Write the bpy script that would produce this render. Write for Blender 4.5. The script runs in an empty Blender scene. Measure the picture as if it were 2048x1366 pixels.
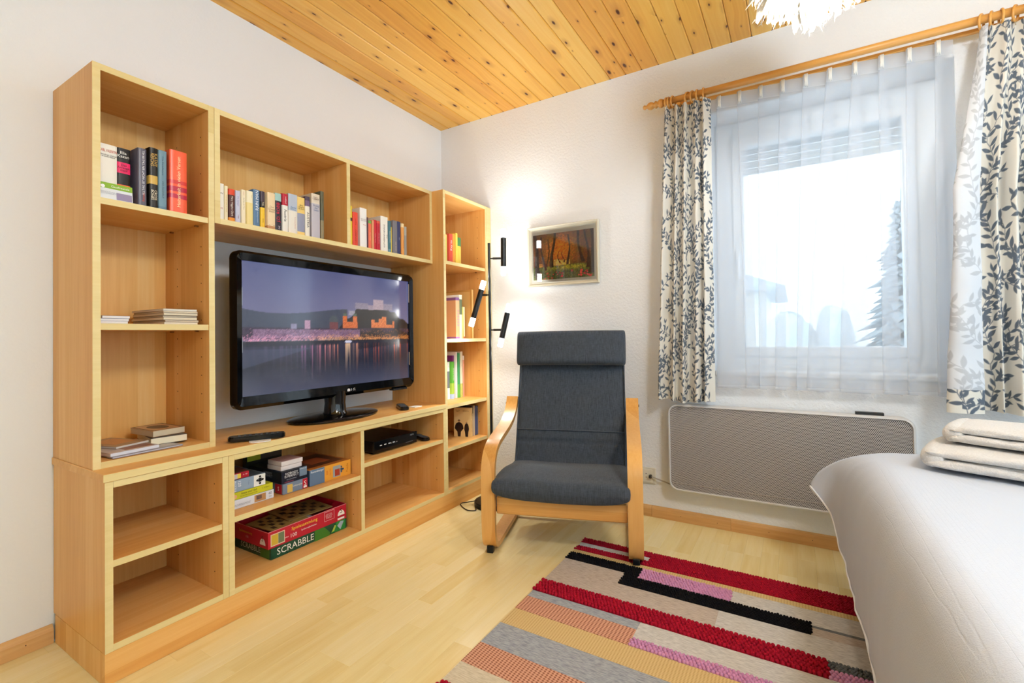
import bpy, bmesh, math, random
import numpy as np
from mathutils import Vector, Matrix

random.seed(7)
SC = bpy.context.scene
COL = SC.collection
PI = math.pi

# ------------------------------------------------------------------ camera
cam = bpy.data.cameras.new('camera')
cam.sensor_width = 36.0
cam.lens = 940.70 / 2048 * 36.0
cam.shift_y = -24.366 / 2048
cam.clip_start = 0.05
cam.clip_end = 300
co = bpy.data.objects.new('camera', cam)
COL.objects.link(co)
_fw = Vector((0.85680317, 0.51545539, 0.01393089))
_r = Vector((0.51562167, -0.8567032, -0.01392555))
_u = Vector((-0.00475664, -0.01911453, 0.99980599))
mw = Matrix.Identity(4)
for i in range(3):
    mw[i][0], mw[i][1], mw[i][2] = _r[i], _u[i], -_fw[i]
mw[0][3], mw[1][3], mw[2][3] = -2.48814, -2.04082, 0.95
co.matrix_world = mw
SC.camera = co

# ------------------------------------------------------------------ world, light, exposure
SKY_STRENGTH = 2.05
PENDANT_W, PENDANT_C = 10.0, (1.0, .97, .91)
LAMP_W, LAMP_C, LAMP_SPOT_W = .28, (.97, .98, .95), 4.6
FILL_GLOBE_W, FILL_GLOBE_C = 68.0, (.86, .97, 1.06)  # glowing globe added out of view as fill light
EXPOSURE = 0.26
world = bpy.data.worlds.new('overcast_sky')
SC.world = world
world.use_nodes = True
_bg = world.node_tree.nodes['Background']
_bg.inputs[0].default_value = (0.80, 0.95, 1.07, 1)
_bg.inputs[1].default_value = SKY_STRENGTH
SC.view_settings.view_transform = 'Standard'
SC.view_settings.look = 'None'
SC.view_settings.exposure = EXPOSURE
SC.view_settings.gamma = 1.0
SC.view_settings.use_curve_mapping = False
cy = SC.cycles
cy.max_bounces = 6
cy.diffuse_bounces = 4
cy.glossy_bounces = 2
cy.transmission_bounces = 4
cy.transparent_max_bounces = 24
cy.sample_clamp_indirect = 6.0
cy.use_denoising = True
cy.use_adaptive_sampling = True
cy.adaptive_threshold = 0.06
cy.use_light_tree = False
cy.adaptive_min_samples = 12
cy.caustics_reflective = False
cy.caustics_refractive = False
# sky portals in the two window openings (only steers the sampling of the sky)
def portal(loc, w, h, rz):
    pl = bpy.data.lights.new('window_portal', 'AREA')
    pl.shape = 'RECTANGLE'
    pl.size, pl.size_y = w, h
    pl.cycles.is_portal = True
    po = bpy.data.objects.new('window_portal', pl)
    COL.objects.link(po)
    po.location = loc
    po.rotation_euler = (PI / 2, 0, rz)
portal((.16, -2.15, 1.39), .92, 1.3, PI / 2)          # window in view
portal((-1.6, -3.42, 1.175), 3.0, 2.15, 0)             # added, unseen window behind the camera

# ------------------------------------------------------------------ helpers: materials
def lin(h):
    if not isinstance(h, str):
        return tuple(h)[:3]
    h = h.lstrip('#')
    c = [int(h[i:i + 2], 16) / 255 for i in (0, 2, 4)]
    return tuple(x / 12.92 if x <= .04045 else ((x + .055) / 1.055) ** 2.4 for x in c)

class NT:
    """small wrapper to write node trees"""
    def __init__(s, name):
        s.m = bpy.data.materials.new(name)
        s.m.use_nodes = True
        s.t = s.m.node_tree
        s.bsdf = s.t.nodes['Principled BSDF']
        s.out = s.t.nodes['Material Output']
    def put(s, sock, v):
        if isinstance(v, str): v = lin(v)
        if isinstance(v, bpy.types.NodeSocket):
            s.t.links.new(v, sock)
        elif v is not None:
            if hasattr(sock, 'default_value'):
                dv = sock.default_value
                if hasattr(dv, '__len__') and not hasattr(v, '__len__'):
                    v = (v,) * len(dv)
                elif hasattr(dv, '__len__') and len(dv) == 4 and len(v) == 3:
                    v = tuple(v) + (1,)
                sock.default_value = v
    def n(s, typ, ins=None, **props):
        nd = s.t.nodes.new('ShaderNode' + typ)
        for k, v in props.items():
            setattr(nd, k, v)
        for k, v in (ins or {}).items():
            s.put(nd.inputs[k], v)
        return nd
    def math(s, op, a, b=None, c=None, clamp=False):
        nd = s.n('Math', {0: a}, operation=op, use_clamp=clamp)
        if b is not None: s.put(nd.inputs[1], b)
        if c is not None: s.put(nd.inputs[2], c)
        return nd.outputs[0]
    def mix(s, f, a, b, blend='MIX'):
        nd = s.n('Mix', data_type='RGBA', blend_type=blend)
        s.put(nd.inputs[0], f); s.put(nd.inputs[6], a); s.put(nd.inputs[7], b)
        return nd.outputs[2]
    def coord(s, kind='Object'):
        return s.n('TexCoord').outputs[kind]
    def xyz(s, v):
        o = s.n('SeparateXYZ', {0: v}).outputs
        return o[0], o[1], o[2]
    def vec(s, x, y, z):
        return s.n('CombineXYZ', {0: x, 1: y, 2: z}).outputs[0]
    def noise(s, v, scale, detail=3, rough=.5):
        return s.n('TexNoise', {'Vector': v, 'Scale': scale, 'Detail': detail, 'Roughness': rough}).outputs[0]
    def ramp(s, f, stops):
        nd = s.n('ValToRGB', {0: f})
        e = nd.color_ramp.elements
        while len(e) < len(stops): e.new(.5)
        for el, (p, c) in zip(e, stops):
            el.position = p
            c = lin(c) if isinstance(c, str) else c
            el.color = (c[0], c[1], c[2], 1)
        return nd.outputs[0]
    def bump(s, h, dist=.002, strength=.5):
        nd = s.n('Bump', {'Height': h, 'Distance': dist, 'Strength': strength})
        s.put(s.bsdf.inputs['Normal'], nd.outputs[0])
    def p(s, **kw):
        names = dict(color='Base Color', rough='Roughness', metal='Metallic', spec='Specular IOR Level',
                     coat='Coat Weight', coat_rough='Coat Roughness', emit='Emission Color', emit_s='Emission Strength',
                     sheen='Sheen Weight', alpha='Alpha', ior='IOR')
        for k, v in kw.items():
            s.put(s.bsdf.inputs[names[k]], v)
        return s.m

_pl = {}
def P(h, rough=.55, spec=.35, metal=0., coat=0.):
    """plain coloured material"""
    k = (str(h), rough, spec, metal, coat)
    if k not in _pl:
        t = NT('plain')
        _pl[k] = t.p(color=lin(h), rough=rough, spec=spec, metal=metal, coat=coat)
    return _pl[k]

# ------------------------------------------------------------------ helpers: geometry
class M:
    """mesh collector"""
    def __init__(s):
        s.v = []; s.f = []; s.mi = []
    def add(s, vs, fs, m=0):
        o = len(s.v)
        s.v += [tuple(p) for p in vs]
        s.f += [tuple(i + o for i in f) for f in fs]
        s.mi += [m] * len(fs) if isinstance(m, int) else list(m)
        return s
    def box(s, x0, x1, y0, y1, z0, z1, m=0, b=0.0):
        if b <= 0:
            vs = [(x, y, z) for z in (z0, z1) for y in (y0, y1) for x in (x0, x1)]
            return s.add(vs, [(0, 2, 3, 1), (4, 5, 7, 6), (0, 1, 5, 4), (2, 6, 7, 3), (0, 4, 6, 2), (1, 3, 7, 5)], m)
        b = min(b, (x1 - x0) * .45, (y1 - y0) * .45, (z1 - z0) * .45)
        bm = bmesh.new()
        vs = [bm.verts.new((x, y, z)) for z in (z0, z1) for y in (y0, y1) for x in (x0, x1)]
        for f in [(0, 2, 3, 1), (4, 5, 7, 6), (0, 1, 5, 4), (2, 6, 7, 3), (0, 4, 6, 2), (1, 3, 7, 5)]:
            bm.faces.new([vs[i] for i in f])
        bmesh.ops.bevel(bm, geom=list(bm.edges), offset=b, segments=1, affect='EDGES', profile=.5)
        bm.verts.index_update()
        s.add([v.co for v in bm.verts], [[v.index for v in f.verts] for f in bm.faces], m)
        bm.free()
        return s
    def obox(s, c, ax, hs, m=0, b=0.0):
        """box with centre c, three unit axes ax and half sizes hs"""
        t = M().box(-hs[0], hs[0], -hs[1], hs[1], -hs[2], hs[2], 0, b)
        c = Vector(c); ax = [Vector(a) for a in ax]
        return s.add([c + ax[0] * p[0] + ax[1] * p[1] + ax[2] * p[2] for p in t.v], t.f, m)
    def tube(s, pts, r, n=10, m=0, caps=True, closed=False):
        pts = [Vector(p) for p in pts]
        rs = r if hasattr(r, '__len__') else [r] * len(pts)
        L = len(pts)
        ref = None
        vs = []
        for i, p in enumerate(pts):
            a = pts[(i - 1) % L] if (i > 0 or closed) else p
            c = pts[(i + 1) % L] if (i < L - 1 or closed) else p
            d = (c - a).normalized()
            if ref is None:
                ref = Vector((0, 0, 1)) if abs(d.z) < .9 else Vector((1, 0, 0))
            e1 = d.cross(ref).normalized()
            e2 = e1.cross(d).normalized()
            ref = e2
            for k in range(n):
                t = 2 * PI * k / n
                vs.append(p + (e1 * math.cos(t) + e2 * math.sin(t)) * rs[i])
        fs = []
        for i in range(L if closed else L - 1):
            j = (i + 1) % L
            for k in range(n):
                l = (k + 1) % n
                fs.append((i * n + k, i * n + l, j * n + l, j * n + k))
        if caps and not closed:
            fs.append(tuple(range(n - 1, -1, -1)))
            fs.append(tuple((L - 1) * n + k for k in range(n)))
        return s.add(vs, fs, m)
    def lathe(s, prof, n=24, c=(0, 0, 0), axis=(0, 0, 1), m=0):
        """prof: (radius, height) along axis"""
        a = Vector(axis).normalized()
        e1 = a.orthogonal().normalized(); e2 = a.cross(e1)
        c = Vector(c); vs = []; fs = []
        for r, h in prof:
            for k in range(n):
                t = 2 * PI * k / n
                vs.append(c + a * h + (e1 * math.cos(t) + e2 * math.sin(t)) * max(r, 1e-5))
        for i in range(len(prof) - 1):
            for k in range(n):
                l = (k + 1) % n
                fs.append((i * n + k, i * n + l, (i + 1) * n + l, (i + 1) * n + k))
        fs.append(tuple(range(n - 1, -1, -1)))
        fs.append(tuple((len(prof) - 1) * n + k for k in range(n)))
        return s.add(vs, fs, m)
    def prism(s, poly, o, ex, ey, ez, d0, d1, m=0):
        """poly 2D in (ex,ey) at o, extruded along ez from d0 to d1"""
        o, ex, ey, ez = Vector(o), Vector(ex), Vector(ey), Vector(ez)
        n = len(poly)
        vs = [o + ex * a + ey * b + ez * d for d in (d0, d1) for a, b in poly]
        fs = [tuple(range(n - 1, -1, -1)), tuple(range(n, 2 * n))]
        fs += [(i, (i + 1) % n, n + (i + 1) % n, n + i) for i in range(n)]
        return s.add(vs, fs, m)
    def grid(s, fn, nu, nv, m=0, wrap=False):
        vs = [fn(i / nu, j / nv) for j in range(nv + 1) for i in range(nu + 1)]
        w = nu + 1
        return s.add(vs, [(j * w + i, j * w + i + 1, (j + 1) * w + i + 1, (j + 1) * w + i) for j in range(nv) for i in range(nu)], m)
    def sphere(s, c, r, n=8, k=5, m=0, sc=(1, 1, 1)):
        pr = [(math.sin(PI * i / k), -math.cos(PI * i / k)) for i in range(k + 1)]
        vs = [(c[0] + sc[0] * r * max(a, 1e-3) * math.cos(2 * PI * j / n), c[1] + sc[1] * r * max(a, 1e-3) * math.sin(2 * PI * j / n), c[2] + sc[2] * r * b) for a, b in pr for j in range(n)]
        fs = [(i * n + j, i * n + (j + 1) % n, (i + 1) * n + (j + 1) % n, (i + 1) * n + j) for i in range(k) for j in range(n)]
        return s.add(vs, fs, m)
    def mesh(s, name, mats, off=(0, 0, 0), smooth=False):
        me = bpy.data.meshes.new(name)
        me.from_pydata([(x - off[0], y - off[1], z - off[2]) for x, y, z in s.v], [], s.f)
        for mt in (mats if isinstance(mats, (list, tuple)) else [mats]):
            me.materials.append(mt)
        if any(s.mi):
            me.polygons.foreach_set('material_index', s.mi)
        if smooth:
            me.shade_smooth() if smooth is True else None
        me.update()
        return me

def tag(o, label=None, cat=None, group=None, kind=None):
    if label: o['label'] = label
    if cat: o['category'] = cat
    if group: o['group'] = group
    if kind: o['kind'] = kind
    return o
def thing(name, label, cat, loc=(0, 0, 0), rz=0., group=None):
    o = bpy.data.objects.new(name, None)
    o.empty_display_size = .05
    COL.objects.link(o)
    o.location = loc
    o.rotation_euler = (0, 0, rz)
    return tag(o, label, cat, group)
def obj(name, m, mats, parent=None, smooth=False, local=False, auto=None):
    """one mesh object; m holds world coordinates unless local (then: the parent's own)"""
    off = (0, 0, 0)
    if parent is not None and not local:
        q = parent
        while q is not None:
            off = tuple(a + b for a, b in zip(off, q.location)); q = q.parent
    me = m.mesh(name, mats, off, smooth) if isinstance(m, M) else m
    if auto:
        me.shade_smooth()
        me.set_sharp_from_angle(angle=math.radians(auto))
    o = bpy.data.objects.new(name, me)
    COL.objects.link(o)
    o.parent = parent
    return o
def struct(o):
    o['kind'] = 'structure'
    return o
def copy_tree(o, parent=None):
    c = o.copy(); COL.objects.link(c); c.parent = parent
    for ch in list(o.children): copy_tree(ch, c)
    return c

_tc = {}
def text_mesh(body, size, thick=.0002):
    k = (body, round(size, 5))
    if k not in _tc:
        cu = bpy.data.curves.new('lettering', 'FONT')
        cu.body = body; cu.size = size
        cu.align_x = 'CENTER'; cu.align_y = 'CENTER'
        cu.resolution_u = 2
        cu.space_line = .85
        ob = bpy.data.objects.new('lettering', cu)
        me = bpy.data.meshes.new_from_object(ob)
        bpy.data.objects.remove(ob)
        _tc[k] = ([v.co.copy() for v in me.vertices], [tuple(p.vertices) for p in me.polygons])
        bpy.data.meshes.remove(me)
    return _tc[k]
def text(body, size, col, parent, o, xd, yd, name='lettering', sx=1., rough=.5, maxw=None):
    """flat lettering printed on a surface, in the parent's coordinates"""
    vs, fs = text_mesh(body, size)
    if not vs: return None
    xd, yd, o = Vector(xd), Vector(yd), Vector(o)
    w = max(v.x for v in vs) - min(v.x for v in vs)
    if maxw and w * sx > maxw: sx = maxw / w
    m = M().add([o + xd * v.x * sx + yd * v.y for v in vs], fs)
    return obj(name, m, P(col, rough), parent, local=True)
def bits(o):
    """joined pieces too small to pick apart"""
    o['kind'] = 'stuff'
    return o

# ------------------------------------------------------------------ shared materials
def wood_mat(name, base, dark, light, grain='Z', stave=.052, rough=.42, glossy=.35):
    t = NT(name)
    x, y, z = t.xyz(t.coord())
    rnd = t.n('ObjectInfo').outputs['Random']
    if grain == 'Z':
        a, tr, oth = z, t.math('ADD', x, y), t.math('SUBTRACT', x, y)
    elif grain == 'X':
        a, tr, oth = x, t.math('ADD', y, z), t.math('SUBTRACT', y, z)
    else:
        a, tr, oth = y, t.math('ADD', x, z), t.math('SUBTRACT', x, z)
    tr = t.math('ADD', tr, t.math('MULTIPLY', rnd, 3.1))
    st = t.n('TexWhiteNoise', {'W': t.math('FLOOR', t.math('DIVIDE', tr, stave))}, noise_dimensions='1D').outputs[0]
    v = t.vec(t.math('MULTIPLY', a, 2.2), t.math('MULTIPLY', tr, 34.), t.math('MULTIPLY', oth, 34.))
    g1 = t.noise(v, 1.6, 2, .6)
    g2 = t.noise(t.vec(t.math('MULTIPLY', a, 22.), t.math('MULTIPLY', tr, 420.), t.math('MULTIPLY', oth, 420.)), 1., 1)
    f = t.math('ADD', t.math('MULTIPLY', st, .42), t.math('MULTIPLY', g1, .62))
    c = t.ramp(f, [(.18, dark), (.5, base), (.85, light)])
    c = t.mix(t.math('MULTIPLY', g2, .22), c, dark)
    return t.p(color=c, rough=rough, spec=glossy)
W_V = wood_mat('beech_laminate_vertical', '#e6ae64', '#d99a50', '#efbf79', 'Z')
W_H = wood_mat('beech_laminate_horizontal', '#e6ae64', '#d99a50', '#efbf79', 'X')
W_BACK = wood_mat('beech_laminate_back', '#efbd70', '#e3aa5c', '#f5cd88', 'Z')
W_EDGE = wood_mat('beech_edge_band', '#e2cd92', '#d9c183', '#ead8a2', 'X', .2)
BIRCH = wood_mat('birch_veneer', '#e0a85e', '#d1944a', '#e9b871', 'Z', .5, .28, .5)
BIRCH_H = wood_mat('birch_veneer_flat', '#e0a85e', '#d1944a', '#e9b871', 'X', .5, .28, .5)
PINE_ROD = wood_mat('pine_rod', '#d99a4a', '#c27f35', '#e5ad60', 'Y', .3, .35, .5)
SKIRT = wood_mat('skirting_wood', '#d7a86e', '#c39257', '#e2b97f', 'X', .3, .5, .3)
SKIRT_Y = wood_mat('skirting_wood_long', '#d7a86e', '#c39257', '#e2b97f', 'Y', .3, .5, .3)

def plaster(name, c, amt, scale):
    t = NT(name)
    v = t.coord()
    n1 = t.noise(v, scale, 3, .62)
    n2 = t.noise(v, 3.0, 1)
    t.bump(n1, .006, amt)
    return t.p(color=t.mix(t.math('MULTIPLY', n2, .25), lin(c), lin('#e6e3de')), rough=.9, spec=.15)
WALL_S = plaster('smooth_plaster', '#eceef0', .22, 60)
WALL_R = plaster('rough_plaster', '#eceef1', .6, 75)
BLACK_GLOSS = P('#0a0a0c', .07, .6)
BLACK_MATTE = P('#121214', .45, .4)
WHITE_PVC = P('#f4f6f8', .3, .5)
DARK = P('#1b1410', .6)

# ================================================================== THE ROOM
X0, Y0, ZC = -3.6, -3.35, 2.352       # far walls behind the camera, ceiling height
OY0, OY1, OZ0, OZ1 = -2.60, -1.70, 0.755, 2.03   # window opening in wall_right
TH = .30

m = M().box(X0 - .1, 0.0, 0.0, .1, 0, ZC)
struct(obj('wall_left', m, WALL_S))
m = M()
m.box(0, TH, Y0, OY0, 0, ZC).box(0, TH, OY1, 0.1, 0, ZC)
m.box(0, TH, OY0, OY1, 0, OZ0).box(0, TH, OY0, OY1, OZ1, ZC)
struct(obj('wall_right', m, WALL_R))
struct(obj('wall_back', M().box(X0 - .1, X0, Y0, 0, 0, ZC), WALL_S))
WX0, WX1, WZ0, WZ1 = -3.1, -.1, .10, 2.25          # wide unseen window, added behind the camera to let in more daylight
m = M().box(X0 - .1, WX0, Y0 - .2, Y0, 0, ZC).box(WX1, TH, Y0 - .2, Y0, 0, ZC)
m.box(WX0, WX1, Y0 - .2, Y0, 0, WZ0).box(WX0, WX1, Y0 - .2, Y0, WZ1, ZC)
struct(obj('wall_front', m, WALL_S))

# ---- floor: laminate strips, each strip one piece in the part of the room in view
def floor_mat():
    t = NT('maple_laminate')
    x, y, z = t.xyz(t.coord())
    rnd = t.n('ObjectInfo').outputs['Random']
    v = t.vec(t.math('ADD', t.math('MULTIPLY', x, 1.6), t.math('MULTIPLY', rnd, 60)), t.math('MULTIPLY', y, 20), 0)
    g = t.noise(v, 1.5, 2, .6)
    fine = t.noise(t.vec(t.math('MULTIPLY', x, 14), t.math('MULTIPLY', y, 260), rnd), 1, 2)
    f = t.math('ADD', t.math('MULTIPLY', rnd, .36), t.math('MULTIPLY', g, .68))
    c = t.ramp(f, [(.15, '#e6cc8a'), (.5, '#f0dea4'), (.85, '#f6e8bb')])
    c = t.mix(t.math('MULTIPLY', fine, .16), c, lin('#c79a5c'))
    return t.p(color=c, rough=.26, spec=.45)
FLOOR = floor_mat()
fl = obj('floor', M().box(X0, 0, Y0, 0, -.06, -.008), P('#b98f57', .6))
struct(fl)
SW, SL = .0655, [.30, .36, .42, .48]
fx0, fy0 = -2.36, -2.36
strip_mesh = {}
def strip(L):
    if L not in strip_mesh:
        strip_mesh[L] = M().box(0, L - .0002, 0, SW - .0002, -.008, 0, 0, .0003).mesh('strip', FLOOR)
    return strip_mesh[L]
yy = 0.0
while yy > fy0:
    yy -= SW
    xx, Ln = 0.0, random.choice([.12, .18, .24, .30, .36])
    while xx > fx0:
        xx -= Ln
        obj('floor_strip', strip(Ln), None, fl).location = (xx, yy, 0)
        Ln = random.choice(SL)
FY = yy
# the rest of the floor, behind and beside the camera
for a, b_, d_ in ((X0, fx0, 0), (fx0, 0, FY)):
    y_ = d_
    while y_ - .02 > Y0:
        y1_ = max(Y0, y_ - .19)
        obj('floor_board', M().box(a, b_, y1_ + .0006, y_, -.008, -.0003), FLOOR, fl)
        y_ = y1_

# ---- ceiling: tongue and groove pine boards
def pine_mat():
    t = NT('knotty_pine')
    x, y, z = t.xyz(t.coord())
    rnd = t.n('ObjectInfo').outputs['Random']
    xo = t.math('ADD', x, t.math('MULTIPLY', rnd, 37.))
    warp = t.noise(t.vec(t.math('MULTIPLY', xo, 1.5), t.math('MULTIPLY', y, 9), rnd), 1.4, 2)
    g = t.noise(t.vec(t.math('MULTIPLY', xo, .9), t.math('ADD', t.math('MULTIPLY', y, 55), t.math('MULTIPLY', warp, 4)), rnd), 1., 3, .55)
    c = t.ramp(t.math('ADD', t.math('MULTIPLY', rnd, .35), t.math('MULTIPLY', g, .62)), [(.2, '#eaa548'), (.5, '#f8bf5a'), (.85, '#ffd376')])
    kv = t.vec(t.math('MULTIPLY', xo, 5.5), t.math('ADD', t.math('MULTIPLY', y, 15.), t.math('MULTIPLY', rnd, 91.)), 0.)
    vo = t.n('TexVoronoi', {'Vector': kv, 'Scale': 1.0, 'Randomness': 1.0}, voronoi_dimensions='2D')
    d = vo.outputs['Distance']
    cr, cg, cb = t.xyz(vo.outputs['Color'])
    size = t.math('MULTIPLY_ADD', t.math('POWER', cr, 2.0), .12, .025)
    has = t.math('GREATER_THAN', cg, .42)
    core = t.math('MULTIPLY', t.math('SUBTRACT', 1.0, t.math('DIVIDE', d, size), clamp=True), has)
    halo = t.math('MULTIPLY', t.math('SUBTRACT', 1.0, t.math('DIVIDE', d, t.math('MULTIPLY', size, 3.4)), clamp=True), has)
    c = t.mix(t.math('MULTIPLY', halo, .55), c, lin('#b4641f'))
    c = t.mix(t.math('MULTIPLY', core, 2.2, clamp=True), c, lin('#5a2a10'))
    return t.p(color=c, rough=.34, spec=.4)
PINE = pine_mat()
ce = obj('ceiling', M().box(X0, TH, Y0, .1, ZC + .016, ZC + .08), P('#4a2a12', .8))
struct(ce)
BW = .0868
bd = M()
g_ = .0035
bd.add([(X0, -BW + .0008, .014), (X0, -BW + .0008, g_), (X0, -BW + .006, 0), (X0, -.006, 0), (X0, -.0008, g_), (X0, -.0008, .014),
        (0, -BW + .0008, .014), (0, -BW + .0008, g_), (0, -BW + .006, 0), (0, -.006, 0), (0, -.0008, g_), (0, -.0008, .014)],
       [(0, 1, 7, 6), (1, 2, 8, 7), (2, 3, 9, 8), (3, 4, 10, 9), (4, 5, 11, 10), (5, 0, 6, 11), (0, 5, 4, 3, 2, 1), (6, 7, 8, 9, 10, 11)])
bme = bd.mesh('board', PINE)
yb = .0188
while yb > Y0:
    obj('ceiling_board', bme, None, ce).location = (0, yb, ZC)
    yb -= BW

# ---- skirting boards
def skirting(name, along, a, b, joints, mat):
    e = thing(name, None, None, (0, 0, 0)); struct(e)
    cut = [a] + joints + [b]
    prof = [(0, 0), (.016, 0), (.016, .040), (.011, .050), (.004, .056), (0, .056)]
    for p, q in zip(cut[:-1], cut[1:]):
        mm = M()
        if along == 'X':
            mm.prism(prof, (0, 0, .0005), (0, -1, 0), (0, 0, 1), (1, 0, 0), p + .0006, q - .0006)
        else:
            mm.prism(prof, (0, 0, .0005), (-1, 0, 0), (0, 0, 1), (0, 1, 0), p + .0006, q - .0006)
        s_ = obj('skirting_length', mm, mat, e)
        nl = M()
        k = p + .06
        while k < q - .03:
            c_ = (k, -.0163, .028) if along == 'X' else (-.0163, k, .028)
            nl.lathe([(.0016, 0), (.0016, .0006)], 8, c_, (0, -1, 0) if along == 'X' else (-1, 0, 0))
            k += .17
        if nl.v: bits(obj('nail_head', nl, DARK, s_))
    return e
skirting('baseboard_left', 'X', X0, -1.956, [-3.1], SKIRT)
skirting('baseboard_right', 'Y', Y0, -.42, [-3.0, -1.76, -1.385], SKIRT_Y)

# ---- window with frame, sash, glass, sill and a half lowered roller shutter
win = struct(thing('window_1', None, None, (.17, -2.15, OZ0)))
FY0, FY1, GZ0, GZ1 = -2.458, -1.827, .879, 1.893
m = M().box(.17, .24, OY0, FY0 - .045, OZ0, OZ1, 0, .004).box(.17, .24, FY1 + .045, OY1, OZ0, OZ1, 0, .004)
m.box(.17, .24, FY0 - .045, FY1 + .045, OZ0, GZ0 - .045, 0, .004).box(.17, .24, FY0 - .045, FY1 + .045, GZ1 + .045, OZ1, 0, .004)
obj('window_frame', m, WHITE_PVC, win)
m = M().box(.155, .22, FY0 - .05, FY0, GZ0 - .05, GZ1 + .05, 0, .006).box(.155, .22, FY1, FY1 + .05, GZ0 - .05, GZ1 + .05, 0, .006)
m.box(.155, .22, FY0, FY1, GZ0 - .05, GZ0, 0, .006).box(.155, .22, FY0, FY1, GZ1, GZ1 + .05, 0, .006)
obj('sash', m, WHITE_PVC, win)
t = NT('window_glass')
gl = t.n('BsdfGlossy', {'Roughness': .02})
tr = t.n('BsdfTransparent', {'Color': (.96, .98, .98, 1)})
mx = t.n('MixShader', {0: .06, 1: tr.outputs[0], 2: gl.outputs[0]})
t.put(t.out.inputs[0], mx.outputs[0])
GLASS = t.m
obj('glass_pane', M().box(.196, .200, FY0, FY1, GZ0, GZ1), t.m, win)
obj('sill', M().box(-.012, .17, OY0 + .001, OY1 - .001, OZ0 - .012, OZ0 + .012, 0, .004), P('#f0f1f2', .35), win)
hm = M().box(.135, .155, FY1 + .014, FY1 + .036, 1.30, 1.37, 0, .004).tube([(.14, FY1 + .025, 1.335), (.115, FY1 + .025, 1.335), (.11, FY1 + .025, 1.325), (.11, FY1 + .025, 1.22)], .008, 8)
obj('window_handle', hm, WHITE_PVC, win, auto=40)
k = 0
zs = 1.775
while zs < GZ1 + .03:
    obj('shutter_slat', M().box(.262, .270, OY0 + .02, OY1 - .02, zs, zs + .034, 0, .003), P('#dfe3e8', .5), win)
    zs += .036

w2 = struct(thing('added_window', None, None, (-1.6, Y0 - .1, WZ0)))  # unseen window put in for extra sky light on the room
for a, b, c_, d_ in ((WX0, WX0 + .07, WZ0, WZ1), (WX1 - .07, WX1, WZ0, WZ1), (WX0 + .07, WX1 - .07, WZ0, WZ0 + .07), (WX0 + .07, WX1 - .07, WZ1 - .07, WZ1), (-1.64, -1.56, WZ0 + .07, WZ1 - .07)):
    obj('window_frame', M().box(a, b, Y0 - .13, Y0 - .07, c_, d_, 0, .004), WHITE_PVC, w2)
for a, b in ((WX0 + .07, -1.64), (-1.56, WX1 - .07)):
    obj('glass_pane', M().box(a, b, Y0 - .102, Y0 - .098, WZ0 + .07, WZ1 - .07), GLASS, w2)

# ---- what lies outside: snowy garden, a neighbouring house, a hedge and a spruce
t = NT('snow')
t.bump(t.noise(t.coord(), 2.0, 3), .2, .3)
struct(obj('ground', M().box(.5, 60, -40, 40, -.4, -.3).box(-40, .5, -40, -3.8, -.4, -.3), t.p(color=lin('#eef1f5'), rough=.9, spec=.1)))
hs = thing('neighbour_house', 'pale neighbouring house with a grey overhanging roof seen through the sheer curtain', 'house', (18, 3, -.3))
obj('house_wall', M().box(18.5, 26, -1.0, 8.0, -.3, 2.8), P('#e7e4dd', .9), hs)
m = M()
m.add([(17.6, -1.75, 2.55), (27, -1.75, 2.55), (27, 9, 2.55), (17.6, 9, 2.55), (17.6, -1.75, 2.68), (27, -1.75, 2.68), (27, 9, 2.68), (17.6, 9, 2.68), (19.5, 3.6, 4.9), (25, 3.6, 4.9)],
      [(0, 3, 2, 1), (0, 1, 5, 4), (1, 2, 6, 5), (2, 3, 7, 6), (3, 0, 4, 7), (4, 5, 9, 8), (6, 7, 8, 9), (5, 6, 9), (7, 4, 8)])
obj('roof', m, P('#b9bfc6', .8), hs)
sp = thing('spruce_tree', 'tall grey-green spruce standing in the garden beyond the window', 'tree', (12.0, -4.3, -.3))
obj('trunk', M().tube([(0, 0, 0), (0, 0, 4.2)], [.14, .03], 8), P('#6d6258', .9), sp, local=True)
m = M()
rs = random.Random(3)
for i in range(230):
    f = i / 230
    z = .5 + 4.2 * f
    L = (1.0 - f) * 1.15 + .08
    a = i * 2.399 + rs.uniform(-.3, .3)
    L *= rs.uniform(.7, 1.1)
    d = Vector((math.cos(a), math.sin(a), 0)); sd = Vector((-d.y, d.x, 0))
    w = L * .22
    p0 = Vector((0, 0, z)); p1 = p0 + d * L * .55 + Vector((0, 0, -.02)); p2 = p0 + d * L + Vector((0, 0, -.25 * L))
    m.add([p0, p1 + sd * w, p1 - sd * w, p2, p1 + Vector((0, 0, -.12)), p1 + Vector((0, 0, .06))], [(0, 1, 5), (0, 5, 2), (1, 3, 5), (5, 3, 2), (0, 4, 1), (0, 2, 4), (1, 4, 3), (2, 3, 4)])
b_ = obj('branches', m, P('#9aa4a8', .9), sp, local=True); b_['kind'] = 'stuff'
for i, (y, w, h, lb) in enumerate(((-1.9, .75, 1.45, 'low rounded grey shrub in the garden nearest the neighbouring house'), (-3.0, .5, 1.6, 'taller rounded grey shrub in the garden beside the spruce'))):
    m = M().sphere((14, y, .45), 1.0, 18, 10, 0, (.7, w, h - .35))
    m.v = [(x_ + rs.uniform(-.05, .05), y_ + rs.uniform(-.07, .07), z_ + rs.uniform(-.07, .07)) for x_, y_, z_ in m.v]
    e = thing('garden_shrub', lb, 'shrub', (14, y, -.3))
    obj('foliage', m, P('#cfd5d8', .9), e)
    obj('stem', M().tube([(14, y, -.3), (14, y, .2)], .06, 6), P('#6d6258', .9), e)

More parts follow.
